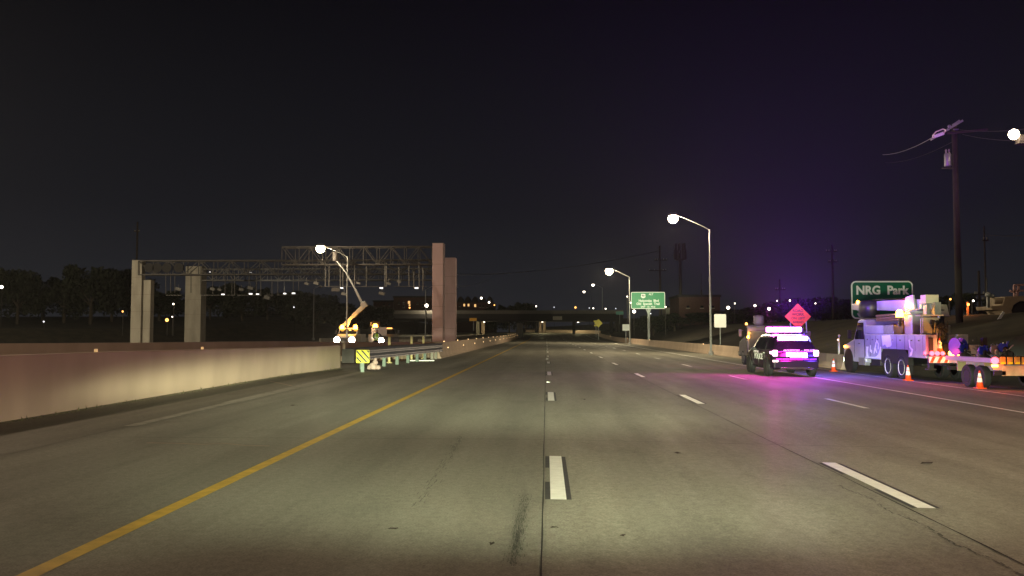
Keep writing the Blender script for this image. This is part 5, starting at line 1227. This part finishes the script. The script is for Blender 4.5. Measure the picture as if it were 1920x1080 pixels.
# worker in a hi-vis vest ------------------------------------------------
def skin_body(name, joints, edges, m, parent, root=0, sub=1):
    me = bpy.data.meshes.new(name); me.from_pydata([j[0] for j in joints], edges, []); me.update()
    o = bpy.data.objects.new(name, me); COL.objects.link(o)
    md_ = o.modifiers.new("skin", 'SKIN')
    bpy.context.view_layer.update()
    if not me.skin_vertices: me.attributes  # layer is made with the modifier below
    try:
        sv = me.skin_vertices[0].data
    except Exception:
        bpy.context.view_layer.objects.active = o; bpy.ops.object.modifier_remove(modifier="skin"); bpy.ops.object.modifier_add(type='SKIN'); sv = me.skin_vertices[0].data
    for i, j in enumerate(joints): sv[i].radius = (j[1], j[2] if len(j) > 2 else j[1]); sv[i].use_root = (i == root)
    s_ = o.modifiers.new("sub", 'SUBSURF'); s_.levels = sub; s_.render_levels = sub
    dg = bpy.context.evaluated_depsgraph_get(); mm = bpy.data.meshes.new_from_object(o.evaluated_get(dg)); bpy.data.objects.remove(o)
    mm.materials.clear(); mm.materials.append(m); q = bpy.data.objects.new(name, mm); COL.objects.link(q)
    if parent: q.parent = parent
    return q
wp = P(705.5, 640, 66)
person = thing("person", "worker in a lime hi-vis vest leaning forward beside the second work truck", "person", (wp.x, 66, .12), R(25))
k = MB(); k.box((0, 0, -.02), (1.2, 1.0, .05)); [k.box((a, b_, -.2), (.06, .06, .4)) for a in (-.55, .55) for b_ in (-.45, .45)]
o = k.build('work_platform', M_galv); o.location = (wp.x, 66, .09); tag(o, 'low metal work platform under the hi-vis worker', 'platform')
J = [((0, 0, .95), .15, .11), ((0, 0, 1.15), .14, .1), ((.02, -.06, 1.38), .17, .11), ((.03, -.10, 1.50), .07), ((.04, -.13, 1.58), .062),
     ((-.10, 0, .88), .10), ((-.12, -.02, .48), .065), ((-.13, .03, .09), .045), ((-.13, -.12, .04), .045),
     ((.10, 0, .88), .10), ((.13, -.03, .48), .065), ((.15, .05, .09), .045), ((.15, -.10, .04), .045),
     ((-.20, -.06, 1.42), .06), ((-.28, -.12, 1.15), .045), ((-.18, -.32, 1.05), .035), ((-.15, -.38, 1.04), .03),
     ((.24, -.08, 1.42), .06), ((.38, -.22, 1.2), .045), ((.48, -.42, 1.12), .035), ((.50, -.48, 1.11), .03)]
E = [(0, 1), (1, 2), (2, 3), (3, 4), (0, 5), (5, 6), (6, 7), (7, 8), (0, 9), (9, 10), (10, 11), (11, 12), (2, 13), (13, 14), (14, 15), (15, 16), (2, 17), (17, 18), (18, 19), (19, 20)]
try:
    skin_body("body", J, E, M_cloth, person)
except Exception as ex:
    print("skin failed", ex)
    k = MB()
    for a, b_ in E: k.tube(J[a][0], J[b_][0], J[a][1], J[b_][1], 10)
    k.build("body", M_cloth, person, smooth=True)
k = MB(); k.ball((.04, -.15, 1.68), .105, (.85, 1, 1.15), 14, 9); k.ball((.04, -.25, 1.66), .02); k.ball((-.05, -.15, 1.68), .022); k.ball((.13, -.15, 1.68), .022); k.build("head", M_skin, person, smooth=True)
k = MB(); k.lathe([(.16, 0), (.125, .015), (.12, .08), (.08, .13), (.01, .145)], (.04, -.14, 1.71), 16); k.build("hard_hat", M_white, person, smooth=True)
k = MB(); k.lathe([(.21, .92), (.20, 1.1), (.215, 1.3), (.22, 1.42), (.13, 1.50), (.10, 1.51)], (.01, -.02, 0), 16, sc=(1, .72, 1)); k.build("vest", M_vest, person, smooth=True)
k = MB()
for z in (1.0, 1.12): k.lathe([(.216, z), (.216, z + .06)], (.01, -.02, 0), 16, sc=(1, .75, 1))
for x in (-.12, .14): k.bar((x, -.172, .98), (x, -.16, 1.42), .05, .012)
k.build("reflective_band", mat("silver_reflective_band", (.9, .9, .8), .3, noise=0), person)
for s_, q in ((-1, (-.14, -.40, 1.04)), (1, (.51, -.50, 1.10))):
    k = MB(); k.ball(q, .035, (1, 1.2, .6), 8, 6)
    for i in range(4): k.tube((q[0] - .024 + .016 * i, q[1] - .02, q[2]), (q[0] - .026 + .017 * i, q[1] - .085 - .008 * (i in (1, 2)), q[2] - .02), .009, .007, 6)
    k.tube((q[0] - s_ * .03, q[1] + .01, q[2]), (q[0] - s_ * .06, q[1] - .04, q[2] - .01), .010, .008, 6); k.build("hand", M_skin, person)

# beige machine on the slope, and things round it -------------------------
Y = 60; o0 = P(1905, 611, Y); zb_ = terr(o0.x, Y)
t = thing("loader", "beige construction machine with dark round wheel and pinkish frame at the right edge", "machine", (o0.x, Y, zb_))
def lo(px, py): q = P(px, py, Y); return (q.x - o0.x, q.z - zb_)
k = MB(); k.prism([lo(x, y) for x, y in ((1859, 574), (1880, 573), (1884, 556), (1960, 553), (1960, 562), (1912, 565), (1901, 572), (1897, 582), (1899, 592), (1885, 592), (1879, 582), (1861, 581))], 0, 2.2, 'y'); k.build("body", M_beige, t, bevel=.04)
c_ = lo(1922, 588); k = MB(); k.lathe([(.2, -.25), (.8, -.25), (.86, -.15), (.86, .15), (.8, .25), (.2, .25)], (c_[0], .4, c_[1]), 24, (R(90), 0, 0)); k.build("wheel", M_rubber, t)
k = MB()
for (a, b_) in (((1906, 534), (1906, 556)), ((1906, 534), (1940, 533)), ((1906, 545), (1940, 544)), ((1915, 534), (1911, 556)), ((1898, 545), (1906, 548)), ((1930, 533), (1930, 556))):
    u, v = lo(*a), lo(*b_); k.bar((u[0], .3, u[1]), (v[0], .3, v[1]), .12)
k.build("cab_frame", mat("pinkish_frame_paint", (.45, .25, .24), .5), t)
u = lo(1876, 564); k = MB(); k.lathe([(.05, -.3), (.22, -.3), (.22, .3), (.05, .3)], (u[0], .3, u[1]), 16, (0, R(90), 0)); k.build("drum", M_beige, t)
u, v = lo(1857, 555), lo(1857, 577); k = MB(); k.bar((u[0], .3, u[1]), (v[0], .3, v[1]), .18); k.ball((u[0], .3, u[1] + .1), .2); k.ball((u[0] + .3, .3, u[1]), .15); k.build("hydraulic_arm", M_galv, t)
u, v = lo(1857, 520), lo(1857, 555); k = MB(); k.tube((u[0], .5, u[1]), (v[0], .5, v[1]), .04); k.build("antenna", M_steel, t)
k = MB(); k.box((c_[0] + .4, .6, -.2 + c_[1] - .7), (3.4, 1.5, .7)); k.build("undercarriage", M_black, t)
a, b_ = P(1882, 585, 57), P(1866, 609, 57)
t = thing("leaning_board", "narrow white board leaning at a slant in front of the beige machine", "board", (b_.x, 57, b_.z)); k = MB(); k.bar((0, 0, 0), (a.x - b_.x, 0, a.z - b_.z), .06, .16)
k.build("board", M_white, t)
p = P(1815, 600, 66); t = thing("lit_post", "orange-lit timber post between the tall utility pole and the beige machine", "post", (p.x, 66, terr(p.x, 66) - .2)); hh_ = P(1815, 566, 66).z - t.location.z
k = MB(); k.tube((0, 0, 0), (0, 0, hh_), .09, .08); k.build("post", mat("pale_timber", (.35, .2, .1), .8, noise=.3), t)
k = MB(); k.box((0, -.12, hh_ - .2), (.12, .1, .16)); k.build("lamp", M_amberfar, t); light("amber_post_fill", 'POINT', 38, (1, .25, .05), (-.25, -.5, hh_ - .5), t, .1)  # lamp and point light added to turn the post orange
# pale machine housing behind the turret
Y = 50; a, c_ = P(1744, 571, Y), P(1778, 592, Y); t = thing("white_trailer_body", "beige-white machine housing with dark lettering marks right of the truck's turret", "machine", ((a.x + c_.x)/2, Y, terr((a.x+c_.x)/2, Y))); zz = t.location.z; w = c_.x - a.x
k = MB(); k.prism([(-w/2, c_.z - zz + .0), (w/2 + .1, c_.z - zz - .05), (w/2 - .05, a.z - zz), (-w/2, a.z - zz + .03)], 0, 1.5, 'y'); k.build("housing", mat("beige_cabinet_paint", (.50, .44, .34), .5), t, bevel=.03)
k = MB()
for i in range(9): k.box((-.22 + i * .06, -.012, (a.z + c_.z)/2 - zz), (.04, .01, .08 if i % 3 else .12))
k.build("vent_slots", M_black, t)
k = MB(); k.box((0, .75, (c_.z - zz)/2), (w * .7, 1.2, max(.4, c_.z - zz - .05))); k.build("undercarriage", M_black, t)
for s in (-1, 1): wheel(t, s * .45, .3, .3, .2, M_steel, s)

# ---------------------------------------------------------------- haze added for lamp and strobe glow
hz = MB(); hz.box((-100, 1000, 10), (4600, 2500, 32))  # unseen volume added so lamps and strobes get halos
ho = hz.build("haze", bpy.data.materials.new("glow_haze"))
hm = ho.data.materials[0]; hm.use_nodes = True; ht = hm.node_tree; ht.nodes.clear()
hout = ht.nodes.new("ShaderNodeOutputMaterial"); hv = ht.nodes.new("ShaderNodeVolumePrincipled")
hv.inputs['Color'].default_value = (.92, .92, .95, 1); hv.inputs['Density'].default_value = 0.00013; hv.inputs['Anisotropy'].default_value = 0.45
ht.links.new(hv.outputs[0], hout.inputs['Volume'])
tag(ho, kind="stuff", label="thin haze added over the whole highway for lamp glow")
